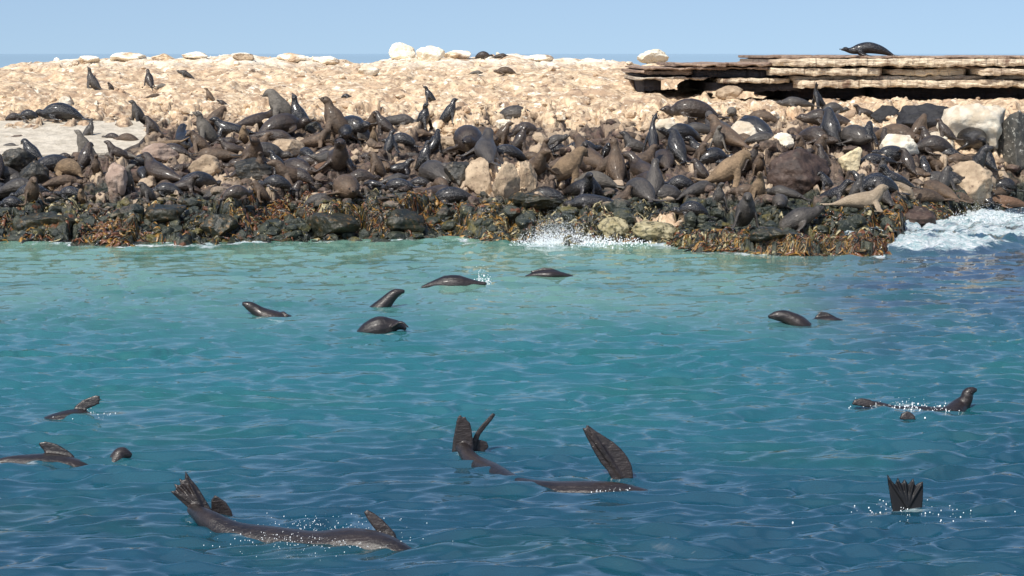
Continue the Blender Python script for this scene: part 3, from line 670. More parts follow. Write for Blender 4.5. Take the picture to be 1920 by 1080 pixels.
# (foot column, foot row, extent px, pose, yaw deg [0 = faces right, 180 = left, 90 = away, -90 = towards us], tilt, tone, label)
SEALS = [
 (172,168,46,'back',165,0,'G','dark seal sitting tall on the upper slope at far left, snout pointing up'),
 (208,169,18,'fwd',200,0,'D','tiny dark pup just right of the tall seal on the upper left slope'),
 (275,164,36,'sit',120,0,'D','slim dark seal standing below the skyline above the slab'),
 (345,143,44,'lie',180,-22,'G','dark seal lying head left just below the skyline at left'),
 (303,168,22,'blob',0,0,'S','small greyish lump of a seal right of the slim standing one'),
 (392,189,26,'sit',160,0,'B','small brown pup standing on the pale slope left of the pair'),
 (416,196,34,'lie',180,-28,'D','small dark pup lying head up on the slope right of the brown pup'),
 (290,184,34,'lie',20,0,'B','low flat brown seal asleep on the pale slope above the tan bull'),
 (25,228,34,'blob',10,0,'D','leftmost dark seal of three asleep at the back of the slab'),
 (55,229,38,'blob',170,0,'K','middle one of three dark seals asleep at the back of the slab'),
 (112,230,96,'hunch',180,0,'K','long dark seal asleep at the back of the slab, right of two others'),
 (260,232,48,'sit',215,0,'G','dark grey seal sitting upright behind the slab, right corner'),
 (166,258,40,'back',20,0,'G','dark neck of a seal sticking up behind the grey seal by the slab'),
 (160,294,56,'sit',180,0,'S','silver grey seal sitting in front of the slab, head up to the left'),
 (238,268,58,'hunch',170,0,'B','brown arched seal at the right corner of the slab'),
 (284,250,42,'fwd',180,0,'D','dark headed seal behind the big tan bull at left'),
 (218,296,70,'up',195,-10,'D','dark brown seal propped up left of the big tan bull'),
 (296,292,100,'lie',205,32,'T','big tan bull slanting head down on the pinkish boulder at left'),
 (222,300,66,'lie',180,0,'S','slim grey seal stretched flat above the pinkish upright rock'),
 (348,262,58,'lie',40,30,'K','dark seal lying left of the grey bull with lifted head'),
 (385,268,66,'sit',195,0,'S','grey bull with lifted head, left of the tawny chested seal'),
 (425,272,66,'lie',10,0,'D','dark brown flank of a seal right of the grey bull'),
 (458,270,44,'fwd',-90,0,'T','tawny chested seal facing the water at left of centre'),
 (398,306,112,'lie',180,6,'B','long grey-brown seal stretched out above the brown rough rock'),
 (126,334,60,'blob',150,0,'T','rounded tan seal on the dark rocks at far left'),
 (76,322,62,'hunch',200,0,'B','brown hunched seal left of the rounded tan seal'),
 (66,386,64,'fwd',-70,0,'B','brown seal sitting up facing the sea at far left'),
 (18,278,44,'lie',0,0,'G','dark seal with its flipper out at the left edge below the slab'),
 (22,392,48,'blob',180,0,'K','black seal in the bottom left corner of the colony'),
 (28,350,50,'blob',20,0,'G','dark grey seal above the black one at the left edge'),
 (240,360,56,'sit',-60,0,'S','pale grey seal leaning on the upright pinkish rock'),
 (268,338,46,'blob',100,0,'K','black seal right of the upright pinkish rock'),
 (312,366,74,'hunch',180,0,'K','glossy black hump of a seal left of centre above the olive kelp'),
 (335,330,60,'lie',15,18,'D','dark seal lying below the pinkish boulder'),
 (398,374,76,'lie',10,30,'G','grey-brown seal climbing up to the right above the kelp at left'),
 (128,372,48,'blob',170,0,'K','black seal between rounded tan seal and kelp'),
 (158,388,40,'fwd',-100,0,'T','small tan seal sitting just above the kelp at left'),
 (185,330,44,'sit',-80,0,'B','brown seal sitting below the silver grey one at the slab'),
 (528,232,82,'fwd',190,0,'S','big grey bull rearing up left of a black seal, snout to the left'),
 (560,242,72,'back',165,0,'K','black seal pointing its snout to the sky beside the big grey bull'),
 (632,262,86,'sit',172,0,'B','big brown bull with raised snout right of the rearing pair'),
 (648,184,18,'blob',0,0,'K','tiny dark head behind the raised snout of the brown bull'),
 (600,262,44,'hunch',190,0,'D','dark hump in front of the raised brown bull'),
 (640,270,54,'blob',-80,0,'K','wet black seal at the foot of the raised brown bull'),
 (514,266,100,'lie',0,-10,'D','long dark brown seal lying below the rearing grey bull'),
 (680,270,56,'fwd',190,0,'G','dark seal sitting right of the raised brown bull'),
 (748,236,94,'lie',5,-4,'G','greyish seal stretched head right on top of the central crowd'),
 (785,256,60,'lie',0,-6,'B','brown seal lying below the stretched greyish seal'),
 (752,284,56,'blob',175,0,'K','black seal in the centre left crowd below the brown lying one'),
 (702,272,36,'sit',-90,0,'T','small tawny seal squeezed in the centre left crowd'),
 (608,326,96,'lie',0,20,'R','big rusty brown seal stretched up to the right, centre left'),
 (575,296,40,'hunch',120,0,'K','black seal behind the big rusty brown one'),
 (615,288,60,'lie',10,8,'D','dark brown seal lying just above the big rusty brown one'),
 (692,300,58,'lie',175,0,'D','dark purplish seal right of the rusty brown one'),
 (518,358,60,'blob',180,0,'K','wet black shiny seal right of the climbing grey-brown one'),
 (460,330,64,'hunch',10,0,'D','dark hunched seal above the wet shiny black one'),
 (806,192,34,'sit',180,0,'K','small black seal sitting on the pale slope right of centre left, tail to the right'),
 (840,230,50,'sit',10,0,'K','black seal on the upper slope looking right'),
 (790,350,60,'hunch',180,0,'K','black round-backed seal left of the split tan rocks'),
 (742,342,66,'lie',20,6,'G','dark wet seal lying in the middle of the central crowd'),
 (674,350,60,'blob',10,0,'D','dark seal at the lower edge of the centre left crowd'),
 (836,322,60,'lie',170,-15,'G','dark grey seal slanting down to the right left of the tan rock faces'),
 (716,322,44,'hunch',-60,0,'B','brown seal above the dark wet one in the central crowd'),
 (650,240,30,'blob',0,0,'D','small dark seal between the brown bull and the dark sitting one'),
 (825,358,46,'blob',120,0,'B','small brown seal at the lower edge left of the tan rock faces'),
 (884,262,90,'lie',180,-3,'T','tawny seal lying flat right of the angular tan rock'),
 (892,304,60,'hunch',185,8,'D','dark brown curled seal above the split tan rocks'),
 (968,226,92,'hunch',180,0,'G','dark grey arched seal alone on the pale slope, centre'),
 (1040,274,82,'lie',0,24,'G','dark slate seal lying up to the right below the arched grey one'),
 (985,256,52,'blob',10,0,'D','dark seal between arched grey seal and slate seal'),
 (996,306,50,'hunch',-30,0,'B','brown hunched seal above the right tan rock face'),
 (1052,346,94,'fwd',20,-12,'T','tawny bull leaning up to the right, right of the tan rock faces'),
 (1094,308,50,'fwd',-60,0,'G','dark seal with a paler head right of the tawny leaning bull'),
 (1166,340,92,'back',95,0,'B','large brown bull sitting with its back to the sea'),
 (1182,262,66,'lie',180,0,'B','brown seal lying behind the large bull with its back turned'),
 (1108,392,124,'lie',182,4,'K','biggest glossy black seal lying just above the kelp right of centre'),
 (1118,350,92,'hunch',170,0,'S','grey curled seal behind the biggest glossy black one'),
 (1220,374,82,'sit',80,0,'G','wet grey seal sitting back to us right of the large brown bull'),
 (1228,292,88,'back',90,0,'K','post-thin dark seal stretching straight up beside a pale rock',0.55),
 (1276,302,76,'fwd',110,0,'K','black wet seal sitting just right of the post-thin one'),
 (1278,358,62,'blob',180,0,'K','round glossy black seal below the black wet sitting one'),
 (948,140,44,'hunch',180,0,'B','small arched brown seal near the skyline'),
 (894,139,30,'lie',20,0,'S','small grey seal lying left of the arched one near the skyline'),
 (905,110,30,'blob',0,0,'D','dark lump of a seal on the skyline right of the white boulders'),
 (940,108,36,'lie',0,0,'D','thin dark seal lying on the skyline above the arched brown one'),
 (1298,224,112,'hunch',180,0,'D','long dark brown seal at the top of the right-hand crowd'),
 (1310,252,94,'lie',180,0,'G','grey-brown seal lying below the long dark brown one'),
 (1370,218,34,'blob',-90,0,'S','small grey seal right of the long dark brown one'),
 (1430,232,72,'hunch',170,0,'B','mottled brown humped seal below the middle of the ledge'),
 (1397,238,34,'blob',-90,0,'K','round slate-black seal left of the mottled brown hump'),
 (1350,284,52,'sit',-110,0,'S','left one of twin humped seals, greyish'),
 (1392,276,50,'hunch',-40,0,'B','right one of twin humped seals, brown'),
 (1338,310,62,'blob',20,0,'K','black seal below the twin humped seals'),
 (1490,200,80,'lie',180,0,'G','dark grey seal lying under the ledge shadow'),
 (1534,206,56,'back',200,0,'K','thin black seal upright against the ledge',0.7),
 (1562,214,48,'blob',0,0,'G','purplish grey shiny hump right of the thin upright seal'),
 (1548,236,128,'lie',180,-4,'D','longest brown seal lying across the pale rock below the ledge'),
 (1560,284,78,'fwd',120,-10,'K','blue-black seal seen from behind over the longest brown one'),
 (1482,264,58,'lie',180,0,'D','dark olive seal lying above the small whitish rock'),
 (1622,220,58,'up',180,0,'D','brown seal with its head left under the ledge, left of the hollow'),
 (1645,264,46,'blob',60,0,'D','dark round seal in front of the hollow'),
 (1505,294,50,'fwd',-110,0,'B','left brown seal sitting on top of the huge reddish boulder'),
 (1542,296,52,'fwd',-60,0,'B','right brown seal sitting on top of the huge reddish boulder'),
 (1362,348,92,'fwd',10,-14,'T','tawny grey bull leaning up to the right left of the huge reddish boulder'),
 (1424,334,54,'fwd',-80,0,'B','brown seal between the tawny bull and the huge reddish boulder'),
 (1424,382,64,'sit',-60,0,'T','tan headed seal facing us below the brown one'),
 (1398,428,84,'fwd',-80,0,'G','dark streaked seal facing the sea at the kelp edge'),
 (1460,392,56,'blob',-90,0,'G','round wet grey seal left of the long wet brown one'),
 (1352,392,56,'sit',-90,0,'G','grey-brown wet seal left of the tan headed one'),
 (1300,408,62,'blob',170,0,'K','left black shiny seal of a wet pair above the pale yellow rock'),
 (1328,426,60,'lie',180,0,'K','lower black shiny seal of a wet pair above the kelp'),
 (1498,428,150,'lie',0,26,'G','longest wet dark seal slanting up to the right above the reef'),
 (1618,390,122,'up',5,-6,'E','light beige seal lying with its head to the right above the surf'),
 (1650,364,78,'blob',180,0,'K','glossy black oval seal behind the beige one'),
 (1692,360,74,'lie',0,-42,'E','tan seal sliding head down beside the glossy black oval one'),
 (1652,330,40,'sit',-90,0,'G','small grey wet seal above the glossy black oval one'),
 (1755,302,76,'blob',180,0,'D','big round olive dark seal below the hollow'),
 (1716,338,54,'hunch',-30,0,'B','brown seal between the tan sliding one and the purplish one'),
 (1754,352,70,'blob',0,0,'G','purplish dark seal below the big round olive one'),
 (1824,308,64,'hunch',180,0,'B','brown seal lying below the biggest pale boulder'),
 (1884,358,50,'blob',200,0,'K','black seal on the wide tan boulder at right'),
 (1884,390,96,'lie',180,0,'R','reddish brown seal at the right edge above the white surf'),
 (700,352,50,'lie',160,0,'K','black seal low in the centre crowd above the rusty kelp'),
 (440,372,50,'blob',30,0,'D','dark seal above the amber kelp at left'),
 (565,345,54,'blob',150,0,'D','dark seal under the tail of the big rusty brown one'),
 (770,300,54,'lie',190,8,'G','grey seal in the centre crowd below the black one'),
 (846,292,50,'hunch',0,0,'D','dark seal left of the dark brown curled one'),
 (1140,300,40,'fwd',-60,0,'K','black seal hidden in shade left of the large brown bull'),
 (1210,330,50,'hunch',100,0,'B','brown flank of a seal between the large bull and the wet grey one'),
 (1316,340,50,'fwd',160,0,'D','dark seal left of the tawny grey bull'),
 (210,262,40,'hunch',170,0,'D','dark brown seal behind the arched brown one at the slab'),
 (120,300,30,'blob',0,0,'D','small dark seal on the front edge of the slab'),
]
for s in SEALS: seal(*s)
LAND = [(300,285,'the pinkish boulder at left'),(530,210,'the rearing big grey bull'),(632,225,'the big brown bull with raised snout'),(518,340,'the wet shiny black seal'),(608,305,'the big rusty brown seal'),
 (850,272,'the angular tan rock'),(895,285,'the dark brown curled seal'),(900,335,'the left split tan rock face'),(990,335,'the right split tan rock face'),(1052,300,'the tawny leaning bull'),(1108,370,'the biggest glossy black seal'),
 (1166,300,'the large bull with its back turned'),(1228,250,'the post-thin dark seal'),(1276,270,'the black wet sitting seal'),(1505,325,'the huge reddish boulder'),(1362,310,'the tawny grey bull at right'),(1600,300,'the creamy yellow boulder'),
 (1755,275,'the big olive dark seal'),(1825,350,'the wide rough tan boulder'),(1836,235,'the biggest pale boulder'),(1618,375,'the light beige seal'),(1498,395,'the longest wet dark seal'),(1298,205,'the long dark brown seal at top right'),
 (126,315,'the rounded tan seal at far left'),(66,360,'the sea-facing brown seal at far left'),(398,292,'the long grey-brown stretched seal'),(398,355,'the climbing grey-brown seal'),(296,262,'the big tan bull at left'),(790,330,'the black round-backed seal'),
 (748,225,'the stretched greyish seal'),(1350,262,'the twin humped seals'),(470,330,'the dark purple-brown rock'),(310,345,'the glossy black hump left of centre'),(698,290,'the dark purplish seal')]
WORD = {'K': 'black', 'G': 'dark grey', 'D': 'dark brown', 'B': 'brown'}
PW = {'hunch': 'hunched seal', 'blob': 'curled up seal', 'lie': 'seal stretched flat', 'fwd': 'seal half sitting', 'sit': 'seal sitting up', 'up': 'seal with lifted head'}
def fillers(n):
    rg = random.Random(21); seen = set(); pts = [(a[0], a[1]) for a in SEALS] + [(b[0], b[1]) for b in BOULDERS]; made = 0; tries = 0
    while made < n and tries < 20000:
        tries += 1; x = rg.uniform(-10, 1900); top = 300 if x < 280 else (235 if x < 800 else (270 if x < 1250 else 250)); y = rg.uniform(top, 385)
        if 870 < x < 1010 and y > 310: continue
        if min(((x - a) / 1.5) ** 2 + (y - b) ** 2 for a, b in pts) < 13.5 ** 2: continue
        lx, ly, ref = min(LAND, key=lambda l: (l[0] - x) ** 2 + ((l[1] - y) * 1.3) ** 2)
        dx, dy = x - lx, (y - 14) - ly
        rel = ('just right of' if dx > 0 else 'just left of') if abs(dx) > abs(dy) else ('just below' if dy > 0 else 'just above')
        if math.hypot(dx, dy) > 45: rel = rel.replace('just ', 'farther ')
        tone = rg.choice('KGKDDBBK'); pose = rg.choice(['hunch', 'up', 'lie', 'up', 'fwd', 'sit', 'hunch'])
        lb = '%s %s %s %s' % (WORD[tone], PW[pose], rel, ref)
        if lb in seen: continue
        seen.add(lb); pts.append((x, y)); made += 1
        seal(x, y, rg.uniform(66, 98) if pose not in ('fwd', 'sit') else rg.uniform(44, 58), pose, rg.choice([0, 180, -60, 120, 200, 20]) + rg.uniform(-25, 25), rg.uniform(-12, 12), tone, lb)
    print('fillers', made)
fillers(138)
# the seal asleep on top of the ledge
o = seal(1632,104,104,'hunch',180,0,'K','black seal asleep on top of the rock ledge against the sky', 0.62, D=42 * S + 0.6)

# ------------------------------------------------------------------ water surface
rw = np.random.RandomState(14)
NWV = 110
wl_ = 0.12 * (5.0 / 0.12) ** ((np.arange(NWV) + rw.uniform(0, 1, NWV)) / NWV)
wd_ = rw.normal(0, 0.44, NWV) + math.pi / 2 + 0.22
wk = 2 * math.pi / wl_; wa = 0.058 * np.exp(-(np.log(wl_ / 0.37) / 0.90) ** 2) / wk; wp = rw.uniform(0, 6.28, NWV)
print('SLOPE rms', math.sqrt(((wa * wk) ** 2).sum() / 2))
wkx = wk * np.cos(wd_); wky = wk * np.sin(wd_)
def waterz(X, Y):
    X = np.asarray(X, float); Y = np.asarray(Y, float); z = np.zeros(X.shape)
    gx = X + 0.35 * fbm(X * 0.5, Y * 0.7, 90, 2); gy = Y + 0.35 * fbm(X * 0.5 + 5, Y * 0.7, 91, 2)
    for it in range(3):          # wavelets lean over: steep front faces, long flat backs
        gl = gy + 1.5 * np.clip(z, -0.12, 0.12); z = np.zeros(X.shape)
        for i in range(NWV):
            z += wa[i] * np.sin(wkx[i] * gx + wky[i] * gl + wp[i])
    fade = 1 - 0.25 * sstep(20, 28, Y / S)
    grp = 0.45 + 0.75 * vnoise(X * 0.45, Y * 0.3, 95) + 0.5 * vnoise(X * 1.3, Y * 1.1, 96)
    z = z * fade * grp
    z = z * (1 - sstep(45, 90, Y / S))
    return z + surf(X, Y)
def pxrow(X, Y):
    c, s = math.cos(PITCH), math.sin(PITCH); dz = Y * c + H * s
    return 960 + F * X / dz, 540 - F * (Y * s - H * c) / dz
def surfmask(X, Y):
    px, row = pxrow(np.asarray(X, float), np.asarray(Y, float))
    lo = np.interp(px, [1600, 1680, 1760, 1840, 1920, 2100], [470, 476, 478, 474, 458, 452])
    hi = np.interp(px, [1570, 1620, 1700, 1790, 1920], [395, 398, 420, 408, 385])
    side = sstep(1540, 1590, px)
    return side * (1 - sstep(-6, 3, row - lo)) * sstep(-14, 2, row - hi)
def surf(X, Y):
    m = surfmask(X, Y)
    return m * (0.10 + 0.26 * np.abs(fbm(np.asarray(X) * 1.8, np.asarray(Y) * 1.2, 71, 5, 0.62)))
def make_water():
    pxs = np.concatenate([np.arange(-2400, -100, 60), np.arange(-100, 2020, 2.8), np.arange(2020, 4400, 60)])
    rows = np.arange(1180, 398, -1.6); D = wdist(rows)
    a = np.concatenate([np.arange(1.0, D[0], 0.5), D, D[-1] + np.cumsum(0.4 * 1.09 ** np.arange(100))])
    PX, Y = np.meshgrid(pxs, a); X = (PX - 960) / F * (Y * math.cos(PITCH) + 0.6)
    Z = waterz(X, Y)
    me = raw_mesh('water', np.stack([X, Y, Z], -1).reshape(-1, 3), grid_faces(len(a), len(pxs)))
    T = np.where((Y > 24 * S) & (Y < 60 * S), terr(X, Y), -3.0)
    depth = np.clip(Z - T, -0.5, 3.0)
    px, row = pxrow(X, Y)
    foam = 1.0 * (1 - sstep(0.04, 0.34, depth)) * (depth > -0.4) * sstep(-0.35, 0.2, fbm(X * 1.6, Y * 1.6, 55, 4, 0.6)) * (Y < 40 * S)
    for (cx, w, s) in ((395, 50, 1.0), (870, 34, .9), (1050, 90, 1.2), (1220, 80, .8), (1330, 60, .7), (1460, 80, .6), (690, 60, .5), (530, 40, .6)):
        sh = np.interp(px, SHX, SHY)
        foam = np.maximum(foam, s * np.exp(-((px - cx) / w) ** 2) * np.exp(-((row - sh - 2) / 7.0) ** 2) * (0.55 + 0.8 * fbm(X * 3, Y * 3, 56, 4, 0.6)))
    sm = surfmask(X, Y)
    foam = np.maximum(foam, sm * (0.82 + 1.3 * fbm(X * 1.1, Y * 1.4, 57, 4, 0.6)))
    for (cx, cy, wx_, wy_, s) in ((590, 1012, 130, 7, .62), (470, 1004, 60, 6, .5), (720, 1026, 50, 5, .5), (160, 777, 34, 6, .6), (50, 868, 40, 5, .55), (1690, 762, 90, 7, .62), (1705, 782, 22, 4, .55), (1700, 958, 60, 8, .6),
                                  (1140, 922, 60, 7, .55), (872, 856, 30, 5, .5), (715, 628, 34, 5, .5), (520, 602, 30, 4, .5), (905, 534, 18, 4, .7), (1480, 612, 30, 4, .45), (230, 868, 18, 4, .45)):
        foam = np.maximum(foam, s * np.exp(-((px - cx) / wx_) ** 2 - ((row - cy) / wy_) ** 2))
    attr(me, 'foam', np.clip(foam, 0, 1.2))
    # how much pale sand and churned water shows: strongest along the shore, a deeper band at right
    sh = np.interp(px, SHX, SHY)
    s = 1 - sstep(15, 210, row - sh + 45 * fbm(X * 0.3, Y * 0.18, 58, 3))
    mid = 1 - sstep(180, 520, row - sh + 90 * fbm(X * 0.25, Y * 0.25, 59, 3))
    right = sstep(1250, 1750, px + 160 * fbm(X * 0.25, Y * 0.2, 62, 3)) * (1 - sstep(90, 330, row - sh + 50 * fbm(X * 0.3, Y * 0.3, 63, 2)))
    attr(me, 'shallow', np.where(Y > 60 * S, 0, s)); attr(me, 'mid', np.where(Y > 60 * S, 0.0, mid)); attr(me, 'deepr', np.where(Y > 60 * S, 0.0, right))
    attr(me, 'near', 1 - sstep(40 * S, 120 * S, Y))
    m = NT('sea_water'); P = m.P
    c = m.mix(m.attr('mid'), (0.006, 0.064, 0.106), (0.020, 0.160, 0.190))
    c = m.mix(m.attr('shallow'), c, (0.190, 0.370, 0.290))
    c = m.mix(m.math('MULTIPLY', m.attr('deepr'), 0.9), c, (0.030, 0.055, 0.115))
    g = m.ramp(m.noise(m.scale(P, (0.35, 0.55, 0)), 1.0, 3, 0.5), 0.48, 0.68, 0, 0.55)
    c = m.mix(g, c, m.mix(m.attr('mid'), (0.003, 0.070, 0.062), (0.016, 0.150, 0.130)))
    m.col(c)
    m.set(Roughness=0.05, IOR=2.4)
    h1 = m.noise(m.scale(P, (2.2, 4.4, 1)), 2.0, 3, 0.5, 0.4); h2 = m.noise(m.scale(P, (7, 12, 1)), 1.6, 2, 0.5, 0.3)
    near = m.attr('near'); h1 = m.math('MULTIPLY', h1, near); h2 = m.math('MULTIPLY', h2, near)
    b = m.bump(h1, 0.2, 0.02); b = m.bump(h2, 0.25, 0.005, b)
    m.l.new(b, m.b.inputs['Normal'])
    # turbid, partly see-through water over the sea bed and the swimming bodies
    tr = m.n.new('ShaderNodeBsdfTransparent'); tr.inputs['Color'].default_value = (0.55, 0.80, 0.85, 1)
    fr = m.n.new('ShaderNodeFresnel'); fr.inputs['IOR'].default_value = 2.0; m.l.new(b, fr.inputs['Normal'])
    mixs = m.n.new('ShaderNodeMixShader')
    f = m.math('MULTIPLY', m.math('SUBTRACT', 1.0, fr.outputs[0]), 0.30)
    m.l.new(f, mixs.inputs[0]); m.l.new(m.b.outputs[0], mixs.inputs[1]); m.l.new(tr.outputs[0], mixs.inputs[2])
    # foam
    fo = m.n.new('ShaderNodeBsdfPrincipled'); fo.inputs['Base Color'].default_value = (0.86, 0.90, 0.91, 1); fo.inputs['Roughness'].default_value = 0.8
    fb = m.bump(m.noise(P, 7, 7, 0.72, 0.5), 1.0, 0.16); m.l.new(fb, fo.inputs['Normal'])
    lace = m.math('MULTIPLY_ADD', m.noise(m.scale(P, (0.5, 1.3, 1)), 7, 7, 0.72, 1.4), 1.8, -0.9)
    ff = m.ramp(m.math('ADD', m.attr('foam'), lace), 0.35, 0.85, 0, 0.95)
    m.l.new(m.mix(m.ramp(m.noise(m.scale(P, (0.8, 1.6, 1)), 5, 6, 0.7, 0.8), 0.40, 0.58), (0.42, 0.60, 0.62), (0.86, 0.90, 0.91)), fo.inputs['Base Color'])
    mx2 = m.n.new('ShaderNodeMixShader'); m.l.new(ff, mx2.inputs[0]); m.l.new(mixs.outputs[0], mx2.inputs[1]); m.l.new(fo.outputs[0], mx2.inputs[2])
    m.l.new(mx2.outputs[0], m.out.inputs['Surface'])
    tag(obj('water', me, m.m), kind='structure')
make_water()

# ------------------------------------------------------------------ kelp draped over the waterline rocks
def km(name, c, rough=0.3):
    m = NT(name); m.col(m.mix(m.noise(m.P, 14, 4), tuple(v * 0.55 for v in c), tuple(v * 1.35 for v in c))); m.set(Roughness=rough, Coat_Weight=0.35)
    m.l.new(m.bump(m.noise(m.P, 40, 4), 0.5, 0.02), m.b.inputs['Normal']); return m.m
KM = [km('kelp_black', (0.014, 0.016, 0.012)), km('kelp_olive', (0.060, 0.048, 0.012)), km('kelp_rust', (0.125, 0.044, 0.014)), km('kelp_gold', (0.28, 0.150, 0.030)), km('kelp_bleached', (0.36, 0.31, 0.17), 0.5)]
# patches: centre column,row, spread, count, colour weights
KP = [(60,430,90,24,240,(5,1,4,2,1)),(130,405,40,18,80,(4,2,1,1,5)),(200,430,42,22,200,(2,1,7,3,0)),(255,420,34,20,120,(1,7,1,2,1)),(320,400,26,16,90,(1,5,1,4,1)),(445,398,22,14,80,(1,3,1,6,1)),
      (505,405,30,34,220,(2,1,7,2,0)),(560,385,26,28,150,(2,1,7,1,1)),(600,400,40,24,110,(2,3,2,3,4)),(690,385,60,14,120,(4,5,1,1,1)),(735,405,50,24,230,(3,2,5,3,0)),(775,400,40,24,170,(3,3,3,4,0)),
      (850,400,40,28,190,(4,3,3,2,0)),(920,410,60,26,220,(4,4,1,4,1)),(985,430,60,20,220,(3,2,1,2,5)),(1090,425,70,20,220,(4,2,1,1,5)),(1160,420,40,24,170,(3,2,1,1,5)),(1330,450,60,14,200,(3,3,2,1,3)),
      (1440,455,100,16,380,(3,2,4,3,2)),(1560,458,80,16,360,(2,2,5,3,1)),(1630,470,36,9,160,(1,0,7,3,0)),(1690,412,60,14,260,(2,2,5,4,1)),(1780,408,34,9,90,(3,1,4,1,3)),(1550,425,60,14,120,(5,3,1,0,1)),(380,425,60,24,150,(6,3,1,1,0)),(650,425,70,22,180,(7,2,1,1,0)),(1200,385,60,14,140,(3,4,1,1,3))]
def make_kelp():
    rg = np.random.RandomState(9); VV, FF, MI, n0 = [], [], [], 0
    for (cx, cy, sx, sy, n, wgt) in KP:
        p = np.array(wgt, float) + np.array([3.0, 1.5, 0, 0, 0]); p /= p.sum()
        for i in range(int(n * 2.2)):
            px = cx + rg.normal() * sx * 0.75; py = cy + rg.normal() * sy * 0.6
            sh = float(np.interp(px, SHX, SHY)); py = min(py, sh - 2)
            X, D, z = hit(px, py)
            L = rg.uniform(0.12, 0.5); w = rg.uniform(0.015, 0.06); a = rg.normal(-math.pi / 2, 1.3); cv = rg.normal() * 5.0
            m = 8; q = np.zeros((m, 3)); x, y = X, D
            lift = rg.uniform(0.01, 0.05)
            xs, ys = [], []
            for j in range(m):
                xs.append(x); ys.append(y); gr = (tz(x, y + 0.05) - tz(x, y - 0.05)) / 0.1; x += math.cos(a) * L / m; y += math.sin(a) * L / m / math.sqrt(1 + gr * gr); a += cv * L / m + rg.normal() * 0.35
            xs = np.array(xs); ys = np.array(ys); g = np.array([tz(a_, b_) for a_, b_ in zip(xs, ys)])
            zs = np.maximum(g, -0.03) + lift * np.sin(np.linspace(0.2, 3.0, m)) + 0.012
            d = np.stack([np.gradient(xs), np.gradient(ys), np.gradient(zs)], -1)
            tw = rg.uniform(0, 3) + np.linspace(0, rg.normal() * 1.5, m)
            s = np.stack([-d[:, 1], d[:, 0], np.zeros(m)], -1); s /= np.linalg.norm(s, axis=1)[:, None] + 1e-9
            up = np.array([0, 0, 1.0])
            s = s * np.cos(tw)[:, None] + up * (np.abs(np.sin(tw)))[:, None] * 0.7
            ww = (w * np.sin(np.linspace(0.5, 3.0, m)))[:, None]
            c = np.stack([xs, ys, zs], -1)
            V = np.concatenate([c - s * ww, c + s * ww + np.array([0, 0, 0.004])])
            VV.append(V); k = int(rg.choice(5, p=p))
            for j in range(m - 1): FF.append((n0 + j, n0 + j + 1, n0 + m + j + 1, n0 + m + j)); MI.append(k)
            n0 += 2 * m
    me = raw_mesh('kelp', np.concatenate(VV), FF)
    o = obj('kelp', me, KM); me.polygons.foreach_set('material_index', np.array(MI, np.int32)[:len(me.polygons)])
    s = o.modifiers.new('thick', 'SOLIDIFY'); s.thickness = 0.006
    tag(o, 'olive, rusty and golden kelp blades draped over the rocks along the waterline', 'kelp', kind='stuff')
make_kelp()

# ------------------------------------------------------------------ spray and droplets
def spray_mat():
    m = NT('spray'); m.col((0.9, 0.94, 0.96)); m.set(Roughness=0.35); return m.m
M['spray'] = spray_mat()
def spray(px, py, wpx, hpx, n, label, D=None, size=0.010, seed=1, fall=1.6):
    rg = np.random.RandomState(seed); V0, F0 = ico(1); VV, FF, n0 = [], [], 0
    if D is None: D = float(wdist(py))
    c = atdepth(px, py, D); k = D / F
    for i in range(n):
        u = rg.normal() * 0.4; h = abs(rg.normal()) ** fall * 0.4 * max(0, 1 - abs(u) * 0.9)
        s = size * rg.uniform(0.4, 1.4) * (1.3 - min(h, 1))
        p = np.array([u * wpx * k, rg.normal() * wpx * k * 0.35, h * hpx * k])
        VV.append(V0 * s * np.array([1, 1, rg.uniform(0.8, 1.8)]) + p); FF.append(F0 + n0); n0 += len(V0)
    o = obj('spray', raw_mesh('spray', np.concatenate(VV), np.concatenate(FF)), M['spray'], loc=c)
    return tag(o, label, 'spray', kind='stuff')
spray(1045,456,80,60,5200,'white splash of a wave breaking on the pale waterline rocks', seed=2, size=0.0055)
spray(905,532,22,40,160,'little splash thrown up behind the round back of a swimming seal', seed=3, size=0.007)
spray(1606,428,60,52,2200,'spray of surf hitting the reef below the beige seal', D=31.0 * S, seed=4, size=0.009)
spray(1850,424,110,44,2200,'spray over the white surf at the right edge', D=32.0 * S, seed=5, size=0.009)
spray(1130,456,120,22,700,'foam drops along the rocks right of the big splash', seed=6)
spray(1700,764,110,9,150,'sparkling drops over the back of the seal swimming at right', seed=8, size=0.006)
spray(600,1002,200,7,420,'sparkling drops along the flank of the nearest seal', D=float(wdist(1010)), seed=9, size=0.003, fall=1)
spray(160,778,50,7,70,'drops around the raised flipper at left', seed=10, size=0.005)
spray(1700,958,150,10,90,'bubbles round the upright tail flipper in the lower right', seed=11, size=0.0045)
spray(1150,922,50,6,60,'drops by the tall raised flipper of the floating seal', seed=12, size=0.004)

# ------------------------------------------------------------------ seals in the water
GW = 'fur seals swimming in front of the island'
def wp_(px, py, z, rwid, rth):
    """a point of a floating body: photo pixel on the sea plane, height over it"""
    p = onwater(px, py); zz = float(waterz(np.array([p[0]]), np.array([p[1]]))[0])
    return (p[0], p[1], 0.3 * zz + z + 0.012, rwid, rth)
def up_(px, py, D): return tuple(atdepth(px, py, D))
def swimmer(name, label, parts, vox=0.012, mat='F', it=3):
    V, Fc = join(parts); c = V.mean(0); c[2] = 0
    o = obj(name, raw_mesh(name, V - c, Fc), M[mat], loc=c); skin(o, vox, it)
    return tag(o, label, 'seal', GW)
def outline(pts, D, thick, lean=0.0):
    P = [np.array(up_(a, b, D)) for a, b in pts]; b0 = max(p[2] for p in P); lo = min(p[2] for p in P)
    for p in P: p[1] += lean * (p[2] - lo)
    return poly_plate(P, thick, (0.25, -1, 0.15))
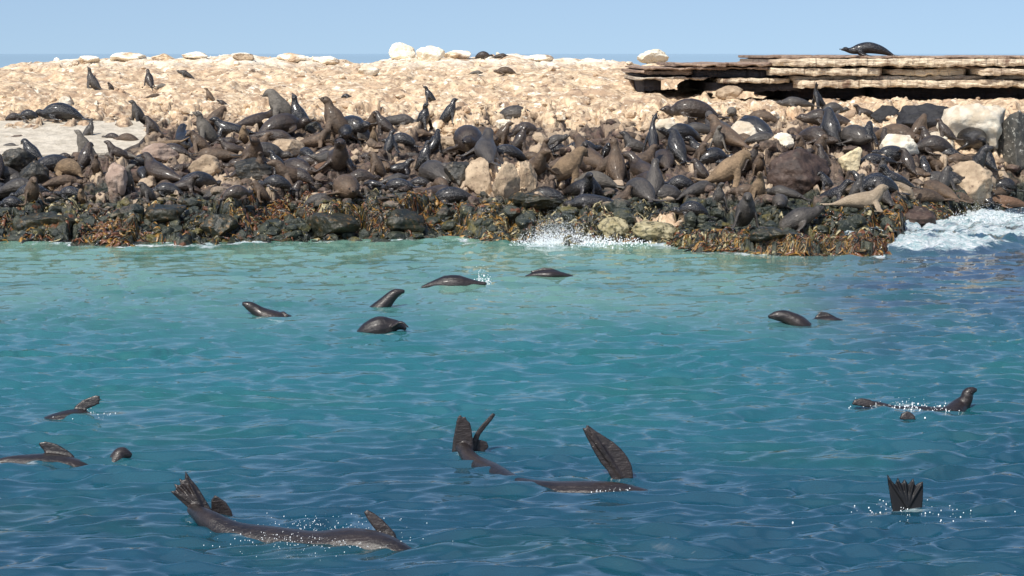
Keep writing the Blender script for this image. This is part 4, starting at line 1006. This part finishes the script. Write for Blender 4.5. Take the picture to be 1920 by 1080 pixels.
def digits(base, tips, D, r0, r1):
    """finger ridges fanned from the root of a flipper to its tips"""
    out = []
    b = np.array(up_(*base, D)) + np.array([0, -0.004, 0])
    for t in tips:
        e = np.array(up_(*t, D)) + np.array([0, -0.004, 0]); m_ = (b + e) / 2
        out.append(loft([(*b, r0, r0), (*m_, (r0 + r1) * 0.5, (r0 + r1) * .5), (*e, r1, r1)], 12, 8, side=(1, 0, 0)))
    return out
def eyes_on(o, pts, r):
    for p in pts:
        V, Fc = ico(2); obj('eye', raw_mesh('eye', V * r + np.array(p) - np.array(o.location), Fc), M['eye'], o)
# W1 head and shoulders at left, looking left
D1 = float(wdist(590))
def headseal(label, pts, D, extra=(), vox=0.012, eye=None, eyer=0.012, nose=None, sg=1):
    P = [(*up_(a, b - 1.0, D), w * 1.2, h * 1.15) for a, b, w, h in pts]
    o = swimmer('fur_seal', label, [loft(P, 30, 14, side=(0, 1, 0))] + list(extra), vox)
    if nose:
        e = obj('nose', SPH(), None, o, np.array(up_(*nose, D)) - np.array(o.location)); e.scale = (.016, .02, .014)
    if eye: eyes_on(o, [np.array(up_(*eye, D)) + np.array([0, -eyer * 5.2, 0])], eyer)
    return o
headseal('swimming seal left of centre with its head lifted to the left and wet back showing',
  [(560,604,.03,.03),(538,598,.09,.06),(515,596,.14,.09),(492,590,.12,.09),(478,581,.075,.075),(468,575,.065,.065),(459,571,.042,.038),(454,570,.02,.02)], D1,
  [loft([(*up_(520,596,D1), .05, .03), (*up_(530,586,D1), .045, .02), (*up_(540,592,D1 - .1), .02, .012)], 10, 8)], eye=(466,571), nose=(456,572), sg=-1)
D2 = float(wdist(575))
headseal('swimming seal near the middle rearing a cone-shaped neck, snout to the upper right',
  [(690,600,.12,.12),(708,584,.13,.12),(722,570,.105,.10),(733,558,.08,.08),(742,551,.068,.066),(751,548,.045,.042),(759,547,.022,.02)], D2, eye=(744,547), nose=(756,549))
D3 = float(wdist(622))
headseal('shiny round back and head of a seal rolling in the water left of the middle',
  [(672,630,.08,.06),(690,622,.13,.12),(710,617,.15,.155),(728,614,.12,.13),(742,611,.085,.075),(752,613,.05,.045),(762,618,.02,.02)], D3,
  [loft([(*up_(735,612,D3 - .1), .06, .03), (*up_(752,604,D3 - .15), .05, .018), (*up_(766,614,D3 - .2), .02, .012)], 10, 8)])
D4 = float(wdist(537))
headseal('low rounded back of a seal diving close to the shore, splash at its tail',
  [(790,540,.03,.02),(812,536,.08,.07),(835,534,.14,.13),(858,534,.15,.14),(880,534,.11,.09),(900,533,.06,.04),(912,532,.04,.02)], D4)
D5 = float(wdist(518))
headseal('farthest swimming seal, only a dark flipper and strip of back by the shore',
  [(985,520,.03,.02),(1005,516,.10,.05),(1030,516,.15,.08),(1050,516,.09,.05),(1075,520,.03,.02)], D5,
  [outline([(992,509),(1005,506),(1018,502),(1034,503),(1050,509),(1054,517),(1015,517),(1012,512)], D5, 0.07, 0.2)])
D6 = float(wdist(607))
headseal('round brown head of a seal looking left in the right half of the water',
  [(1512,622,.12,.12),(1498,608,.13,.11),(1484,599,.105,.09),(1469,594,.082,.082),(1456,593,.066,.064),(1446,594,.040,.036),(1440,595,.02,.018)], D6, eye=(1456,590), nose=(1443,596), sg=-1)
D7 = float(wdist(600))
headseal('small dark flipper bent over the water right of the round brown head',
  [(1520,606,.05,.04),(1540,602,.09,.05),(1562,602,.09,.05),(1585,606,.04,.03)], D7,
  [outline([(1526,606),(1529,594),(1538,585),(1550,586),(1563,592),(1575,599),(1566,604)], D7, 0.06, 0.2)])
# W8 seal at right: head up, back awash, flipper tips
D8 = float(wdist(762))
P8 = [wp_(1600,757,-.02,.05,.02), wp_(1640,757,-.03,.07,.05), wp_(1680,760,-.10,.14,.10), wp_(1730,764,-.13,.18,.14), wp_(1775,766,-.12,.16,.14), (*up_(1800,762,D8), .10, .10), (*up_(1811,750,D8), .075, .075), (*up_(1815,738,D8), .068, .068), (*up_(1823,732,D8), .045, .045), (*up_(1832,731,D8), .02, .02)]
o = swimmer('fur_seal', 'seal swimming at right with its round head up and its back awash',
  [loft(P8, 40, 14), outline([(1597,759),(1602,750),(1616,747),(1632,750),(1644,758),(1630,764)], D8, 0.06, 0.3), outline([(1686,786),(1691,776),(1702,771),(1713,777),(1718,788)], float(wdist(784)), 0.06, 0.3)])
eyes_on(o, [np.array(up_(1820,735,D8)) + np.array([0, -0.055, 0])], 0.012)
# W9 raised flipper at left
D9 = float(wdist(776))
swimmer('fur_seal', 'seal on its side at left showing one dark notched flipper over the water',
  [loft([wp_(70,778,-.12,.08,.06), wp_(110,780,-.10,.17,.13), wp_(150,778,-.10,.18,.14), wp_(190,778,-.16,.10,.08)], 20, 12),
   outline([(134,772),(142,760),(152,752),(165,746),(178,742),(188,743),(184,747),(190,750),(183,754),(189,757),(176,762),(162,768),(150,776)], D9, 0.035, 0.2)])
# W10 left seal with head and flipper
D10 = float(wdist(862))
P10 = [wp_(-20,864,-.04,.05,.03), wp_(15,863,-.02,.08,.055), wp_(50,863,-.045,.14,.09), wp_(90,864,-.07,.18,.12), wp_(135,866,-.12,.17,.14), wp_(180,866,-.17,.12,.11), wp_(208,864,-.10,.08,.08), (*up_(226,853,D10), .085, .08), (*up_(238,852,D10), .055, .05), (*up_(247,855,D10), .025, .022)]
o = swimmer('fur_seal', 'seal floating on its side at the left edge, broad flipper up and head at right',
  [loft(P10, 40, 14), outline([(70,832),(84,828),(104,833),(124,843),(140,856),(136,866),(112,864),(92,856),(80,845)], D10, 0.04, 0.15)])
eyes_on(o, [np.array(up_(234,852,D10)) + np.array([0, -0.05, 0])], 0.011)
# W11 nearest seal, lower left
Dh = float(wdist(972)); Df = float(wdist(1006))
P11 = [(*up_(362,955,Dh), .06, .05), wp_(392,985,.03,.10,.09), wp_(440,994,-.06,.16,.12), wp_(510,1002,-.10,.20,.15), wp_(590,1010,-.105,.22,.165), wp_(660,1014,-.085,.23,.17), wp_(715,1020,-.08,.19,.15), wp_(765,1028,-.13,.13,.12), wp_(810,1035,-.19,.10,.10)]
W11 = [loft(P11, 50, 18),
  outline([(346,884),(357,900),(369,913),(380,930),(390,946),(400,962),(380,975),(362,962),(347,948),(333,936),(318,922),(330,921),(325,908),(338,912),(334,898),(345,903)], Dh, 0.045, 0.1),
  outline([(396,962),(396,938),(403,928),(413,934),(424,942),(434,958),(440,985),(404,985)], Dh + 0.12, 0.10, 0.0),
  outline([(681,962),(688,958),(702,965),(718,977),(731,990),(742,1002),(744,1012),(728,1016),(712,1004),(698,988),(688,975)], Df, 0.04, 0.2)]
W11 += digits((382,958), [(349,893),(338,905),(330,914),(327,922)], Dh, 0.019, 0.009)
swimmer('fur_seal', 'nearest and biggest floating seal, lower left, fanned hind flippers raised at its left end', W11, 0.009)
# W12 centre floating seal
Dt = float(wdist(853)); Dg = float(wdist(900))
P12 = [(*up_(868,842,Dt), .10, .07), wp_(890,862,-.03,.11,.08), wp_(925,878,-.06,.11,.09), wp_(970,898,-.10,.13,.10), wp_(1030,908,-.125,.19,.14), wp_(1100,911,-.115,.22,.15), wp_(1160,912,-.12,.20,.15), wp_(1215,914,-.15,.14,.12), wp_(1260,912,-.2,.08,.08)]
W12 = [loft(P12, 50, 18),
  outline([(847,852),(849,828),(853,806),(858,783),(863,777),(867,783),(872,781),(876,789),(881,792),(884,804),(886,822),(888,838),(886,855)], Dt, 0.05, 0.0),
  outline([(880,845),(886,822),(895,806),(905,794),(915,783),(924,774),(929,777),(922,788),(912,800),(901,814),(894,832),(890,848)], Dt + 0.10, 0.045, 0.0),
  outline([(876,855),(884,835),(898,824),(912,828),(916,838),(904,850)], Dt + 0.14, 0.09, 0.0),
  outline([(1092,803),(1098,806),(1101,798),(1108,803),(1118,810),(1134,820),(1150,830),(1166,844),(1178,860),(1185,876),(1187,894),(1182,905),(1150,905),(1140,884),(1126,868),(1114,848),(1106,832),(1098,817)], Dg, 0.06, 0.1)]
W12 += digits((1165,895), [(1097,806),(1103,803),(1112,809)], Dg, 0.018, 0.008) + digits((868,848), [(856,790),(863,783),(872,788),(880,796)], Dt, 0.018, 0.008)
swimmer('fur_seal', 'seal floating belly up in the middle, tall raised fore flipper and split hind flippers', W12, 0.009)
# W13 lone hind flipper lower right
Dk = float(wdist(955))
W13 = [outline([(1676,975),(1671,940),(1667,915),(1664,889),(1672,902),(1679,910),(1684,896),(1690,909),(1697,899),(1703,910),(1713,897),(1716,912),(1722,907),(1731,903),(1731,925),(1729,950),(1726,980)], Dk, 0.04, 0.05),
  loft([(*up_(1705,970,Dk), .09, .05), (*up_(1708,985,Dk), .12, .09), (*up_(1715,1010,Dk + .1), .16, .14), (*up_(1725,1050,Dk + .3), .2, .18)], 20, 14, side=(1, 0, 0))]
W13 += digits((1702,950), [(1667,898),(1684,903),(1697,905),(1713,903),(1728,908)], Dk, 0.02, 0.009)
swimmer('fur_seal', 'diving seal at lower right with only its ragged black tail flippers upright', W13, 0.0065, 'flip', 1)
